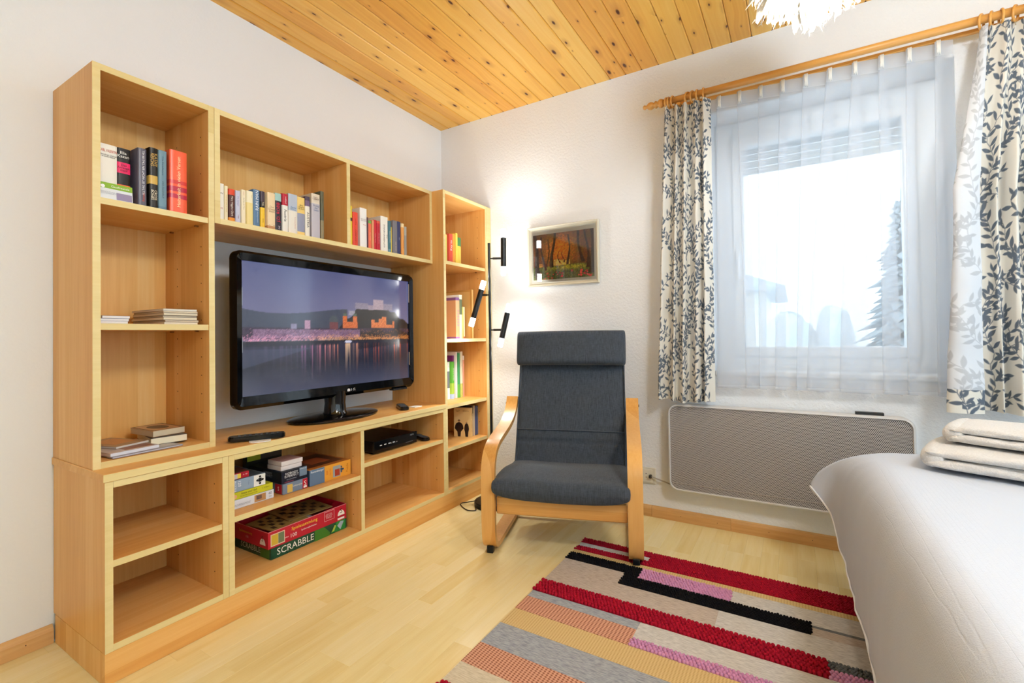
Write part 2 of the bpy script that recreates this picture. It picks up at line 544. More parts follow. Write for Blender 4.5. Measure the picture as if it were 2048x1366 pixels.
# ================================================================== SHELVING (built of separate units)
T = .019
def panel(name, par, x0, x1, y0, y1, z0, z1, mat, edge=True):
    """a board with a slightly lighter edge band on its front (towards -y)"""
    m = M().box(x0, x1, y0, y1, z0, z1, 0, .0007)
    o = obj(name, m, mat, par)
    if edge:
        e = M().box(x0 + .0002, x1 - .0002, y0 - .0006, y0 + .0003, z0 + .0002, z1 - .0002)
        obj('edge_band', e, W_EDGE, o)
    return o
def pins(par, x, sx, ys, zs, r=.0022):
    m = M()
    for y in ys:
        for z in zs:
            m.lathe([(r, 0), (r, .0004)], 7, (x, y, z), (sx, 0, 0))
    return bits(obj('pin_hole', m, P('#4a2c14', .8), par))
def unit(name, label, x0, x1, yf, z0, z1, dividers=(), back=True, cells=(), bottom=True, top_over=False):
    e = thing(name, label, 'shelf unit', ((x0 + x1) / 2, yf / 2, z0))
    a, b = x0 + .0004, x1 - .0004
    sl = panel('side_panel', e, a, a + T, yf, -.002, z0, z1, W_V)
    sr = panel('side_panel', e, b - T, b, yf, -.002, z0, z1, W_V)
    panel('top_panel', e, a + T, b - T, yf + .0004, -.002, z1 - T, z1, W_H)
    panel('bottom_panel', e, a + T, b - T, yf + .0004, -.002, z0, z0 + T, W_H)
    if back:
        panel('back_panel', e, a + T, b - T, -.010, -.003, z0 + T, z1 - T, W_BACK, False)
    dv = []
    for d in dividers:
        dv.append(panel('divider', e, d - T / 2, d + T / 2, yf + .0004, -.010, z0 + T, z1 - T, W_V))
    for (cx0, cx1, zt) in cells:
        s_ = panel('shelf', e, cx0, cx1, yf + .004, -.011, zt - T, zt, W_H)
        for xs, sg in ((cx0, 1), (cx1, -1)):
            for ys in (yf + .07, -.07):
                obj('shelf_support', M().box(min(xs, xs + sg * .012), max(xs, xs + sg * .012), ys - .004, ys + .004, zt - T - .005, zt - T, 0, .001), P('#8a5a2c', .5), s_)
    return e, sl, sr, dv

YU, YL, ZT, ZW, ZWB, ZP = -.320, -.400, 1.761, .583, .560, .089
xL, xS, xD, xM, xR = -1.955, -1.6225, -1.049, -.4755, -.006
# tall upper unit over the worktop, at the open end
u1, a1, b1, _ = unit('bookcase', 'upper open bookcase with three compartments at the open end of the shelving', xL, xS, YU, ZW, ZT,
                     cells=[(xL + T, xS - T, 1.371), (xL + T, xS - T, 1.003)])
pins(b1, xS - T - .0008, -1, (YU + .05, -.10), [z for z in np.arange(.70, 1.70, .064) if abs(z - 1.36) > .03 and abs(z - .99) > .03])
# bridge unit over the television
u2, a2, b2, d2 = unit('bridge_bookcase', 'long bridging wall shelf of two compartments above the television', xS, xM, YU, 1.357, ZT, dividers=[-1.0475])
# lower cabinets
u3, a3, b3, _ = unit('low_cabinet', 'low open cabinet with two empty compartments under the worktop end', xL + .001, xS, YL, ZP, ZWB,
                     cells=[(xL + T, xS - T, .338)])
pins(b3, xS - T - .0008, -1, (YL + .05, -.10), [.17, .234, .40, .464])
u4, a4, b4, d4 = unit('media_cabinet', 'long low open cabinet under the television holding board games and a receiver', xS, xM, YL, ZP, ZWB, dividers=[-1.051],
                      cells=[(xS + T, -1.0605, .348), (-1.0415, xM - T, .395)])
pins(d4[0], -1.0605 - .0008, -1, (YL + .05, -.10), [.17, .234, .426, .49])
pins(b4, xM - T - .0008, -1, (YL + .05, -.10), [.17, .234, .298, .47])
# tall corner unit
u5, a5, b5, _ = unit('corner_bookcase', 'tall narrow corner bookcase with six compartments beside the black floor lamp', xM + .0004, -.048, -.398, ZP, ZT,
                     cells=[(xM + .0004 + T, -.048 - T, z) for z in (1.372, .938, .571, .336)])
pins(b5, -.048 - T - .0008, -1, (-.34, -.10), [z for z in np.arange(.16, 1.7, .064) if min(abs(z - q + .01) for q in (1.372, .938, .571, .336)) > .03])
panel('filler_strip', u5, -.0476, -.004, -.398, -.378, ZP, ZT, W_V)
# worktop and plinth
wt = thing('worktop', 'beech worktop running over the low cabinets under the television', 'worktop', (-1.2, -.2, ZWB))
obj('board', M().box(xL - .003, xM - .0005, -.4045, -.002, ZWB, ZW, 0, .0015), W_H, wt)
obj('edge_band', M().box(xL - .0028, xM - .0007, -.4052, -.4040, ZWB + .0012, ZW - .0012), W_EDGE, wt)
pb = thing('plinth', 'beech plinth board along the floor under all the shelf units', 'plinth', (-1.0, -.3, 0))
obj('front_board', M().box(xL + .001, -.02, YL, YL + .018, .0005, ZP - .0006, 0, .0007), W_H, pb)
obj('end_board', M().add([(xL + .0012, y, z) for y, z in ((YL + .0185, .0005), (-.018, .0005), (-.018, ZP - .0006), (YL + .0185, ZP - .0006))] +
                         [(xL + .018, y, z) for y, z in ((YL + .0185, .0005), (-.018, .0005), (-.018, ZP - .0006), (YL + .0185, ZP - .0006))],
                         [(0, 1, 2, 3), (7, 6, 5, 4), (0, 4, 5, 1), (1, 5, 6, 2), (2, 6, 7, 3), (3, 7, 4, 0)]), W_V, pb)

# ================================================================== BOOKS
PAGE = P('#e9dfc6', .8, .2)
def make_book(label, x0, x1, z0, h, d, col, bands=(), texts=(), y=-.30, group=None, rough=.45, round_=.5, name='book', lean=0., flat=None, page=None):
    """upright book, spine towards -y; bands: (z0,z1,colour) as fractions; texts: (string,size,colour,zfrac,mode,xfrac)"""
    t = (x1 - x0) - .0006
    e = thing(name, label, 'book', (x0 + .0003, y, z0), 0, group)
    if lean: e.rotation_euler = (0, lean, 0)
    c = min(.0022, t * .18)
    rr = min(.004, t * .22) * round_
    sp = [(0, rr * 1.2), (t * .06, rr * .35), (t * .25, -rr * .2), (t * .5, -rr * .4), (t * .75, -rr * .2), (t * .94, rr * .35), (t, rr * 1.2)]
    outl = [(0, d)] + sp + [(t, d), (t - c, d), (t - c, .005), (c, .005), (c, d)]
    zs = sorted({0.0, 1.0} | {f for b in bands for f in b[:2]})
    mats = [P(col, rough)] + [P(b[2], rough) for b in bands]
    m = M()
    n = len(outl)
    vs = [(a, b, f * h) for f in zs for a, b in outl]
    fs, mi = [], []
    for i in range(len(zs) - 1):
        zm = (zs[i] + zs[i + 1]) / 2
        k = 0
        for j, b in enumerate(bands):
            if b[0] <= zm <= b[1]: k = j + 1
        for q in range(n):
            fs.append((i * n + q, i * n + (q + 1) % n, (i + 1) * n + (q + 1) % n, (i + 1) * n + q)); mi.append(k)
    top = (len(zs) - 1) * n
    for base, rev in ((0, True), (top, False)):
        f1 = (0, 1, 2, n - 2, n - 1)
        f2 = tuple(range(2, 7)) + (n - 3, n - 2)
        f3 = (6, 7, 8, n - 4, n - 3)
        for f in (f1, f2, f3):
            f = tuple(base + i for i in f)
            fs.append(f if rev else f[::-1]); mi.append(0)
    m.add(vs, fs, mi)
    obj('cover', m, mats, e, local=True, auto=50)
    obj('pages', M().box(c, t - c, .005, d - .004, .003, h - .003), page or PAGE, e, local=True)
    for s_, size, tc, zf, mode, xf in texts:
        o = (t * xf, -rr * .4 - .0006, h * zf)
        if mode == 'h': text(s_, size, tc, e, o, (1, 0, 0), (0, 0, 1), maxw=t * .94)
        elif mode == 'd': text(s_, size, tc, e, o, (0, 0, -1), (1, 0, 0))
        else: text(s_, size, tc, e, o, (0, 0, 1), (-1, 0, 0))
    return e

Z1, Z2 = 1.3712, 1.3762
G1 = 'books in the upper bookcase'
make_book('thick white paperback with red and black title at the open end of the top row', -1.933, -1.889, Z1, .165, .125, '#e9e4d8', (), [('KARL VALENTIN', .012, '#c2452c', .88, 'h', .5), ('Monologe, Dialoge\nin einem Band', .006, '#333333', .79, 'h', .5)], group=G1)
make_book('black paperback with magenta and orange bands on its spine', -1.889, -1.854, Z1, .167, .125, '#1c1715', [(.54, .74, '#e0205f'), (.03, .33, '#ee6a33')],
          [('Elia\nKazan', .0125, '#f2ede3', .88, 'h', .45), ('Das\nArrange-\nment', .0095, '#3a0c18', .64, 'h', .5)], group=G1, y=-.295)
make_book('slate-grey book with white vertical title between the black spines', -1.839, -1.815, Z1, .181, .13, '#5c5a68', (), [('ALLTAG IST NICHT EIN TAG IM ALL', .0088, '#f0eef2', .58, 'u', .62), ('Roman', .010, '#c2452c', .16, 'u', .62)], group=G1, y=-.303, rough=.3)
make_book('black thriller with gold lettering and a gold picture on its spine', -1.808, -1.784, Z1, .193, .13, '#1d1813', [(.40, .54, '#c9a44e')],
          [('KATHY', .013, '#c9a44e', .80, 'd', .72), ('REICHS', .013, '#c9a44e', .80, 'd', .30), ('CROSS\nBONES', .0105, '#e8dcc0', .22, 'd', .5)], group=G1, y=-.302, rough=.35)
make_book('dusty blue-grey book between the black thriller and the red book', -1.7825, -1.758, Z1, .193, .13, '#6f8fa0', [(.0, .06, '#5f7f92')], [('Irina Korschunow', .0085, '#3f5a6a', .74, 'd', .5), ('DER EULENRUF', .008, '#3f5a6a', .34, 'd', .5)], group=G1)
make_book('thick orange-red book with crimson bands and cream vertical title', -1.752, -1.701, Z1, .205, .14, '#f0603c', [(.23, .30, '#b81f3c'), (.34, .42, '#b81f3c'), (.46, .52, '#d63a36')],
          [('Heiterkeit in vielen Versen', .0155, '#f7dfae', .50, 'u', .5)], group=G1, y=-.305, rough=.3)
# brochure leaning in front of the first two books
e = thing('brochure', 'small green and white brochure propped before the books of the top row', 'brochure', (-1.90, -.314, Z1))
m = M().box(-.036, .044, -.0012, 0, 0, .048)
ob = obj('sheet', m, P('#dcdfe3', .35), e, local=True)
obj('green_band', M().box(-.036, .044, -.0017, -.0012, .031, .048), P('#86ad33', .35), e, local=True)
obj('photo_print', M().box(.004, .042, -.0017, -.0012, 0.001, .022), P('#8f84a6', .35), e, local=True)
obj('logo_disc', M().lathe([(.005, 0), (.005, .0006)], 14, (-.028, -.0018, .036), (0, -1, 0)), P('#f2f2f0', .4), e, local=True)
text('Gastfreunde', .009, '#f3f5ea', e, (.014, -.0021, .0385), (1, 0, 0), (0, 0, 1))
text('Bitte beachten Sie unsere\nHinweise im Haus und geben\nSie uns eine Nachricht', .0035, '#7a7f90', e, (-.017, -.0017, .018), (1, 0, 0), (0, 0, 1))
e.rotation_euler = (-.10, 0, 0)

G2 = 'books over the television, long compartment'
R = [
 ('white paperback with a dark oval portrait, first over the television', -1.598, -1.579, .131, '#efe9dc', [], [('W', .010, '#6a4a3a', .73, 'h', .5), ('M', .010, '#b0392c', .32, 'h', .5)]),
 ('narrow cream paperback with faint yellow title', -1.579, -1.567, .126, '#eddfb8', [], [('BRIEFE AN EINE FREUNDIN', .0052, '#c9a552', .5, 'u', .5)]),
 ('dark brown paperback with orange ends and white title', -1.566, -1.543, .119, '#4a1d18', [(.82, 1., '#d8472a'), (.0, .13, '#e58f2a')], [('Mary Higgins Clark', .0095, '#f2e6d8', .48, 'd', .5)]),
 ('pale lilac paperback with a small dark figure', -1.540, -1.521, .120, '#c5c6da', [], [('Die Spiegel', .008, '#7c7fae', .68, 'd', .5), ('i', .022, '#7d3a44', .2, 'h', .5)]),
 ('slim cream paperback with tiny red and black title', -1.519, -1.503, .128, '#efe0bf', [], [('Die Farm der Tiere', .0055, '#3b2a22', .60, 'd', .5), ('rororo', .005, '#b0392c', .9, 'd', .5)]),
 ('buff and pale yellow paperback with a peeling label', -1.5015, -1.476, .129, '#ede3c2', [(0., .66, '#e9d38c')], [('Roman', .004, '#a89a72', .85, 'd', .75)]),
 ('blue hardback with large white vertical letters', -1.474, -1.448, .142, '#56779a', [], [('RAIN MAN', .016, '#f0f3f5', .71, 'u', .55), ('Leonore Fleischer', .006, '#cfdbe6', .27, 'u', .6)]),
 ('yellow and black paperback with a dark upper spine', -1.447, -1.429, .141, '#eebf2f', [(.72, 1., '#4a3b46'), (.56, .72, '#2b2522')], [('TAL', .009, '#f4e7c3', .66, 'd', .5), ('Krimi', .007, '#7a5a12', .2, 'd', .5)]),
 ('thick cream book with scattered brown leaf print', -1.420, -1.388, .144, '#e8cfa6', [(0, .1, '#c08a5c')], [('Der\nGrosse\nAtem', .0105, '#9a7a60', .55, 'h', .5), ('~ ` ~', .012, '#5b3a2a', .12, 'h', .5)]),
 ('black thriller with big crimson vertical letters', -1.387, -1.359, .150, '#2d2430', [(.80, 1., '#9dc1bb')], [('J.D. ROBB', .018, '#d4203f', .50, 'u', .45), ('EVE', .009, '#d9d3dc', .1, 'u', .6)]),
 ('white guidebook with a red top and black vertical title', -1.357, -1.332, .155, '#ece7dd', [(.70, 1., '#b71c35')], [('Austria', .017, '#2c2622', .44, 'd', .45), ('polyglott', .008, '#f0dfe0', .84, 'u', .5)]),
 ('thick pale grey and cream book with a faint blue title', -1.332, -1.292, .161, '#e5ddd0', [(.58, 1., '#b4bccb')], [('Martin\nWalser', .009, '#5c86b0', .64, 'h', .5), ('Brandung Roman', .007, '#c58f86', .28, 'd', .7)]),
 ('mustard paperback with a grey lower panel', -1.290, -1.255, .159, '#ecc873', [(.1, .58, '#8f92a8')], [('Blick\nzurueck\nim Zorn', .0082, '#35291c', .74, 'h', .5)]),
 ('white guidebook with grey serif capitals and a photo top', -1.255, -1.233, .169, '#e9e2d3', [(.76, .9, '#6f5a78'), (.9, 1., '#473a4e')], [('AUSTRIA', .0165, '#4c4a52', .42, 'd', .5)]),
 ('lilac-grey hardback with blue handwritten title', -1.226, -1.185, .189, '#b9b4bd', [(.78, 1., '#d9cbb6')], [('Taylor\nCaldwell', .0085, '#8a5a50', .9, 'h', .45), ('Prolog\nder\nLiebe', .011, '#3d6288', .68, 'h', .5)]),
 ('old dark green cloth book at the end of the row over the television', -1.179, -1.162, .210, '#5e5c46', [(.0, .4, '#8b7d5c')], []),
]
for i, (lb, a, b, h, c, bd_, tx) in enumerate(R):
    make_book(lb, a, b, Z2, h, .125 + .01 * (i % 3), c, bd_, tx, y=-.300 - .002 * (i % 3), group=G2)
G3 = 'books over the television, short compartment'
R = [
 ('thin yellow book against the divider over the television', -1.0345, -1.009, .183, '#e6c93f', [(.62, .7, '#4a3a20')], []),
 ('red paperback with small dark title beside the divider', -1.008, -.979, .158, '#e04a34', [], [('LEONARDO', .011, '#8f1c17', .30, 'u', .5), ('Biographie', .007, '#7a1512', .72, 'u', .5)]),
 ('tall white book with small red and grey title', -.965, -.9235, .188, '#efece8', [], [('FERNAND\nBRAUDEL', .008, '#a09a94', .70, 'h', .5), ('Welt', .008, '#c2452c', .58, 'h', .6)]),
 ('very thin dark purple book beside the tall white one', -.9233, -.917, .150, '#5b3a44', [], []),
 ('salmon paperback with a green top edge', -.9168, -.896, .137, '#ea6f4d', [(.9, 1., '#6faa4a')], [('Sternchen Reihe', .006, '#f7cdb9', .45, 'u', .5)]),
 ('slim tan paperback before the two red ones', -.894, -.8815, .143, '#dd9a6a', [], []),
 ('narrow crimson paperback, first of the red pair', -.881, -.8642, .147, '#c7232f', [], [('Theodor Fontane', .0065, '#f1c4bb', .40, 'u', .5)]),
 ('wider crimson paperback, second of the red pair', -.864, -.842, .146, '#b81d2f', [(.92, 1., '#d2563f')], [('Irrungen Wirrungen', .0065, '#f0c0ba', .42, 'u', .5)]),
 ('thick white book with long vertical serif title', -.836, -.788, .176, '#efeadf', [], [('KATHERINE NEVILLE', .0125, '#4b4a50', .45, 'u', .45), ('DAS', .010, '#4b4a50', .45, 'u', .82)]),
 ('teal paperback with white title beside the thick white book', -.787, -.7695, .161, '#3f6f7c', [(.0, .12, '#6d95a0')], [('Seewind und Wellen', .007, '#d9e7e3', .5, 'd', .5)]),
 ('very thin yellow booklet between teal and grey spines', -.769, -.7625, .133, '#dfc44a', [], []),
 ('grey hardback with vertical reddish title', -.756, -.725, .170, '#77747a', [], [('ENDE ZEIT', .0095, '#c9b5b2', .24, 'u', .6)]),
 ('navy blue hardback with small pale title', -.7245, -.6995, .171, '#2f3561', [], [('Moni', .007, '#b7bbd8', .48, 'd', .5)]),
 ('orange paperback with cream top', -.696, -.676, .166, '#e29a4d', [(.88, 1., '#ecd2a0')], [('Reise Erzaehlung', .006, '#a85a1c', .35, 'u', .5)]),
 ('slim grey book at the end of the short row', -.673, -.655, .154, '#8f8d88', [(.7, 1., '#a8a59d')], []),
]
for i, (lb, a, b, h, c, bd_, tx) in enumerate(R):
    make_book(lb, a, b, Z2, h, .12 + .012 * (i % 3), c, bd_, tx, y=-.300 - .002 * (i % 2), group=G3)

G4 = 'books in the corner bookcase'
R = [
 (1.3722, -.370, 'slim yellow-green book at the top of the corner bookcase', -.435, -.406, .153, '#d9d26a', [], [], .16),
 (1.3722, -.370, 'red book with white script title at the top of the corner bookcase', -.389, -.355, .164, '#d9503c', [], [('Key to', .022, '#f7f1e8', .60, 'u', .5)], .17),
 (1.3722, -.368, 'orange book beside the red script title', -.3545, -.332, .168, '#e89a3a', [], [], .16),
 (1.3722, -.370, 'yellow spiral-bound booklet in the top corner compartment', -.329, -.309, .177, '#efc94f', [(.0, .02, '#e0b53a')], [('|||||||||||||||', .006, '#b98a22', .5, 'd', .5)], .15),
 (1.3722, -.366, 'yellow book with a green plant print in the top corner compartment', -.307, -.272, .157, '#d8b94a', [(.68, 1., '#3f7a45')], [], .15),
 (.9382, -.330, 'thick orange game box with a purple top edge and patterned spine', -.282, -.246, .244, '#e9b98a', [(.93, 1., '#8a62a0'), (.0, .045, '#a06ab0')], [('8 8 8 8 8 8', .022, '#b58ab8', .5, 'd', .5)], .20),
 (.9382, -.325, 'white book with a black and green floral spine', -.244, -.213, .262, '#eee6d4', [(.55, .9, '#6d7a5c')], [], .19),
 (.9382, -.322, 'slim lime-yellow album beside the floral spine', -.211, -.198, .192, '#d7cf6f', [], [], .19),
 (.9382, -.322, 'thin cream album with red dotted edge', -.197, -.184, .192, '#f0e6c4', [(0, .06, '#c8604c')], [], .19),
 (.5712, -.225, 'thin mint booklet at the back of the lit lower compartment', -.262, -.251, .228, '#bfe0d3', [], [], .15),
 (.5712, -.235, 'white book with black and white photo spine', -.249, -.228, .225, '#e9ebe8', [(.3, .75, '#6f757c')], [('o', .016, '#e0b53a', .88, 'h', .5)], .15),
 (.5712, -.246, 'bright green book with pale lower spine', -.224, -.196, .226, '#5aa83a', [(.0, .13, '#a9c0e0'), (.13, .42, '#9cc04a')], [('Gruene Kueche', .012, '#eef5e4', .66, 'd', .6)], .15),
 (.5712, -.230, 'tall purple picture book behind the green one', -.195, -.178, .262, '#7c2a6e', [], [], .18),
 (.5712, -.242, 'tall thin white folder beside the purple book', -.176, -.162, .283, '#f2efe8', [], [], .19),
 (.5712, -.247, 'tall emerald green spine in the lit lower compartment', -.160, -.140, .276, '#3f9a62', [(.0, .3, '#5fae4a')], [], .17),
 (.5712, -.249, 'tall beige atlas with green foot', -.138, -.115, .285, '#e4dcc2', [(.0, .3, '#b9c069')], [], .18),
 (.5712, -.249, 'slim red-edged spiral book at the end of the lit compartment', -.112, -.100, .258, '#dfa08a', [(.9, 1., '#f0e8d8')], [('. . . . . . . . . . . .', .008, '#b0392c', .45, 'd', .5)], .15),
 (.3362, -.330, 'slim grey-brown paperback behind the yellow cover book', -.137, -.120, .186, '#a99f92', [(.75, 1., '#4a4440')], [], .11),
 (.3362, -.329, 'narrow beige paperback beside the blue spiral book', -.118, -.104, .186, '#dccaa6', [], [], .11),
]
for i, (z, y, lb, a, b, h, c, bd_, tx, d) in enumerate(R):
    make_book(lb, a, b, z, h, d, c, bd_, tx, y=y, group=G4)
e = thing('spiral_book', 'blue spiral-bound book at the wall end of the lowest filled compartment', 'book', (-.102, -.328, .3362), 0, G4)
obj('cover', M().box(0, .033, 0, .11, 0, .180, 0, .002), P('#4c5f92', .5), e, local=True)
m = M()
for k in range(22):
    m.tube([(.027 + .004 * math.cos(a), -.001 + .0035 * math.sin(a), .01 + k * .0075) for a in np.linspace(0, 2 * PI, 8, endpoint=False)], .0008, 4, closed=True)
bits(obj('spiral_wire', m, P('#d9dbe0', .3, .5, .6), e, local=True))
# large tan game board standing like a book at the end of the second corner compartment
e = thing('board_tray', 'large tan game board standing beside the albums behind the floor lamp', 'board', (-.163, -.360, .9385))
obj('board', M().box(0, .015, 0, .33, 0, .297, 0, .001), P('#dcae68', .6), e, local=True)
obj('rim', M().box(-.0006, -.0001, .002, .012, .002, .295).box(-.0006, -.0001, .012, .328, .285, .295), P('#c58f45', .5), e, local=True)
# paperback with its cover towards the room: two men in black
e = thing('paperback', 'pale yellow paperback with two black-suited men on its cover, turned towards the room', 'book', (-.190, -.232, .3365), -1.30)
W_, H_, D_ = .112, .176, .026
obj('cover', M().box(0, W_, 0, .0012, 0, H_).box(0, W_, D_ - .0012, D_, 0, H_).box(W_ - .0012, W_, .0012, D_ - .0012, 0, H_), P('#e9c98b', .5), e, local=True)
obj('pages', M().box(.002, W_ - .0013, .0013, D_ - .0013, .001, H_ - .001), PAGE, e, local=True)
def man(cx, z0, s, wide):
    m = M()
    body = [(-.006, 0), (.006, 0), (.008, .02), (.016 * wide, .034), (.014 * wide, .046), (.011 * wide, .054), (.004, .060), (-.004, .060), (-.011 * wide, .054), (-.014 * wide, .046), (-.016 * wide, .034), (-.008, .02)]
    m.prism([(a * s, b * s) for a, b in body], (cx, -.0004, z0), (1, 0, 0), (0, 0, 1), (0, -1, 0), 0, .0004)
    return m
obj('printed_figure', man(.034, .002, 1.45, 1.25), P('#2a1a16', .5), e, local=True)
obj('printed_figure', man(.083, .002, 1.35, .72), P('#2a1a16', .5), e, local=True)
for r_, x_, z_ in ((.0062, .034, .094), (.0052, .083, .088)):
    obj('printed_head', M().lathe([(r_, 0), (r_, .0004)], 12, (x_, -.0006, z_), (0, -1, 0)), P('#b9926a', .5), e, local=True)
obj('printed_hat', M().box(.025, .043, -.0012, -.0008, .097, .1005).box(.029, .039, -.0012, -.0008, .1005, .105), P('#6a4a34', .5), e, local=True)
text('Thomas\nMann', .009, '#8a4a2c', e, (.026, -.0005, .158), (1, 0, 0), (0, 0, 1))
text('Bekenntnisse\ndes Felix Krull', .007, '#8a4a2c', e, (.078, -.0005, .158), (1, 0, 0), (0, 0, 1))
text('FISCHER TASCHENBUCH', .010, '#2a211a', e, (W_ + .0003, D_ * .5, .088), (0, 0, -1), (0, 1, 0))

# ================================================================== MAGAZINES AND FLAT BOOKS
def mag(label, cx, cy, z, w, d, h, rz, cover, side='#d9d2c4', group='magazines in the upper bookcase', nm='magazine', extra=None):
    e = thing(nm, label, 'magazine' if nm == 'magazine' else 'book', (cx, cy, z), rz, group)
    m = M().box(-w / 2, w / 2, -d / 2, d / 2, .0006, h - .0006, 0, .0006)
    obj('pages', m, P(side, .6), e, local=True)
    obj('cover', M().box(-w / 2 - .0006, w / 2 + .0006, -d / 2 - .0006, d / 2 + .0006, h - .0007, h).box(-w / 2 - .0006, w / 2 + .0006, -d / 2 - .0006, d / 2 + .0006, 0, .0007), P(cover, .35), e, local=True)
    if extra:
        for (a, b, c_, d_, cc) in extra:
            obj('cover_picture', M().box(a, b, c_, d_, h, h + .0003), P(cc, .35), e, local=True)
    return e
zz = 1.0036
rs = random.Random(5)
names = ['bottom magazine of the neat stack on the middle shelf', 'second magazine from the bottom of the neat stack', 'third magazine from the bottom of the neat stack', 'fourth magazine from the bottom of the neat stack', 'fifth magazine from the bottom of the neat stack', 'sixth magazine, just under the top of the neat stack', 'top magazine of the neat stack on the middle shelf']
cols = ['#e8dfcf', '#7a5a4a', '#d8cdb8', '#54443c', '#c9b89c', '#8a6a5a', '#d5cfc6']
for i, (nm_, c_) in enumerate(zip(names, cols)):
    h = [.007, .007, .008, .006, .008, .006, .007][i]
    mag(nm_, -1.715 + rs.uniform(-.003, .003), -.178 + rs.uniform(-.003, .003), zz, .100, .225, h, rs.uniform(-.02, .02), c_, ['#e6dcc4', '#cdbfa6', '#e3d6bb', '#bfae96', '#ddd0b6', '#d9ccb2', '#e4dccb'][i])
    zz += h + .0003
zz = 1.0036
for i, nm_ in enumerate(['lowest slim white booklet at the open end of the middle shelf', 'middle slim white booklet at the open end of the middle shelf', 'topmost slim lilac booklet at the open end of the middle shelf']):
    mag(nm_, -1.893 + .002 * i, -.195, zz, .072 - .002 * i, .18, .0075, .02 * i - .02, ['#e6e6ea', '#c9c6cf', '#a9a6b8'][i], '#e9e7e4')
    zz += .008
zz = .6036
mag('wide landscape brochure lying lowest in the bottom compartment', -1.815, -.225, zz, .19, .16, .004, .06, '#9c9aa6', '#c9c6cf', extra=[(-.08, .02, -.07, .0, '#7d5a48'), (.03, .085, -.06, .05, '#b9b2b0')])
mag('open white magazine fanned at the end of the bottom compartment', -1.852, -.200, zz + .0045, .130, .19, .010, .10, '#c8bfc0', '#dedce2', extra=[(-.02, .06, -.08, .06, '#7d4a3c')])
mag('brown magazine lying on top of the fanned pile', -1.850, -.150, zz + .0150, .10, .17, .007, .28, '#a98a6a', '#d6cfc6', extra=[(-.03, .04, -.05, .06, '#c58a55')])
mag('cream book lying under the ornamented one', -1.714, -.150, zz + .0005 + .0040, .100, .18, .022, -.16, '#3d2c24', '#e9dfc2', nm='lying_book')
e = mag('small ornamented book with a dark medallion lying on the cream book', -1.722, -.140, zz + .0275, .096, .15, .020, .05, '#c69a6c', '#cfc0a2', nm='lying_book')
obj('medallion', M().add([(.028 * math.cos(a), -.0 + .045 * math.sin(a), .0204) for a in np.linspace(0, 2 * PI, 24, endpoint=False)], [tuple(range(24))]), P('#6a5647', .5), e, local=True)
bits(obj('border_print', M().box(-.046, .046, -.072, -.068, .0200, .0203).box(-.046, .046, .068, .072, .0200, .0203).box(-.046, -.042, -.068, .068, .0200, .0203).box(.042, .046, -.068, .068, .0200, .0203), P('#5a4636', .5), e, local=True))

# ================================================================== PAINTED PRINTS (flat print as colour attributes)
def painted(name, img, o, ex, ey, mat, parent, thick=0.0, local=False):
    """img: (rows, cols, 3) linear colours, row 0 at the bottom; grid of faces spanned by ex, ey from o"""
    h, w = img.shape[:2]
    o, ex, ey = np.array(o, float), np.array(ex, float), np.array(ey, float)
    uu = np.linspace(0, 1, w + 1); vv = np.linspace(0, 1, h + 1)
    V = o + uu[None, :, None] * ex + vv[:, None, None] * ey
    off = np.zeros(3)
    if parent is not None and not local: off = np.array(parent.location)
    me = bpy.data.meshes.new(name)
    idx = np.arange((w + 1) * (h + 1)).reshape(h + 1, w + 1)
    F = np.stack([idx[:-1, :-1], idx[:-1, 1:], idx[1:, 1:], idx[1:, :-1]], -1).reshape(-1, 4)
    me.vertices.add((w + 1) * (h + 1)); me.vertices.foreach_set('co', (V - off).reshape(-1).astype(np.float32))
    me.loops.add(F.size); me.loops.foreach_set('vertex_index', F.reshape(-1).astype(np.int32))
    me.polygons.add(len(F)); me.polygons.foreach_set('loop_start', (np.arange(len(F)) * 4).astype(np.int32))
    me.update(calc_edges=True)
    pad = np.pad(img, ((0, 1), (0, 1), (0, 0)), 'edge'); pad2 = np.pad(img, ((1, 0), (1, 0), (0, 0)), 'edge')
    cv = (pad + pad2) / 2
    at = me.color_attributes.new('print', 'FLOAT_COLOR', 'POINT')
    at.data.foreach_set('color', np.concatenate([cv, np.ones(cv.shape[:2] + (1,))], -1).reshape(-1).astype(np.float32))
    me.materials.append(mat)
    return obj(name, me, None, parent)
def print_mat(name, rough=.4, emit=0., spec=.4):
    t = NT(name)
    c = t.n('VertexColor', layer_name='print').outputs[0]
    if emit:
        t.p(color=(0.004, 0.004, 0.005), rough=rough, spec=spec, emit=c, emit_s=emit, coat=1.0, coat_rough=.10)
    else:
        t.p(color=c, rough=rough, spec=spec)
    return t.m
def s2l(a):
    a = np.asarray(a, float) / 255
    return np.where(a <= .04045, a / 12.92, ((a + .055) / 1.055) ** 2.4)
def vnoise(h, w, cells, rng):
    """smooth value noise"""
    ch, cw = max(2, int(cells * h / w) + 2), cells + 2
    g = rng.random((ch, cw))
    y = np.linspace(0, ch - 1.001, h); x = np.linspace(0, cw - 1.001, w)
    yi, xi = y.astype(int), x.astype(int)
    fy, fx = y - yi, x - xi
    fy = (fy * fy * (3 - 2 * fy))[:, None]; fx = (fx * fx * (3 - 2 * fx))[None, :]
    a = g[yi][:, xi]; b = g[yi][:, xi + 1]; c = g[yi + 1][:, xi]; d = g[yi + 1][:, xi + 1]
    return (a * (1 - fx) + b * fx) * (1 - fy) + (c * (1 - fx) + d * fx) * fy

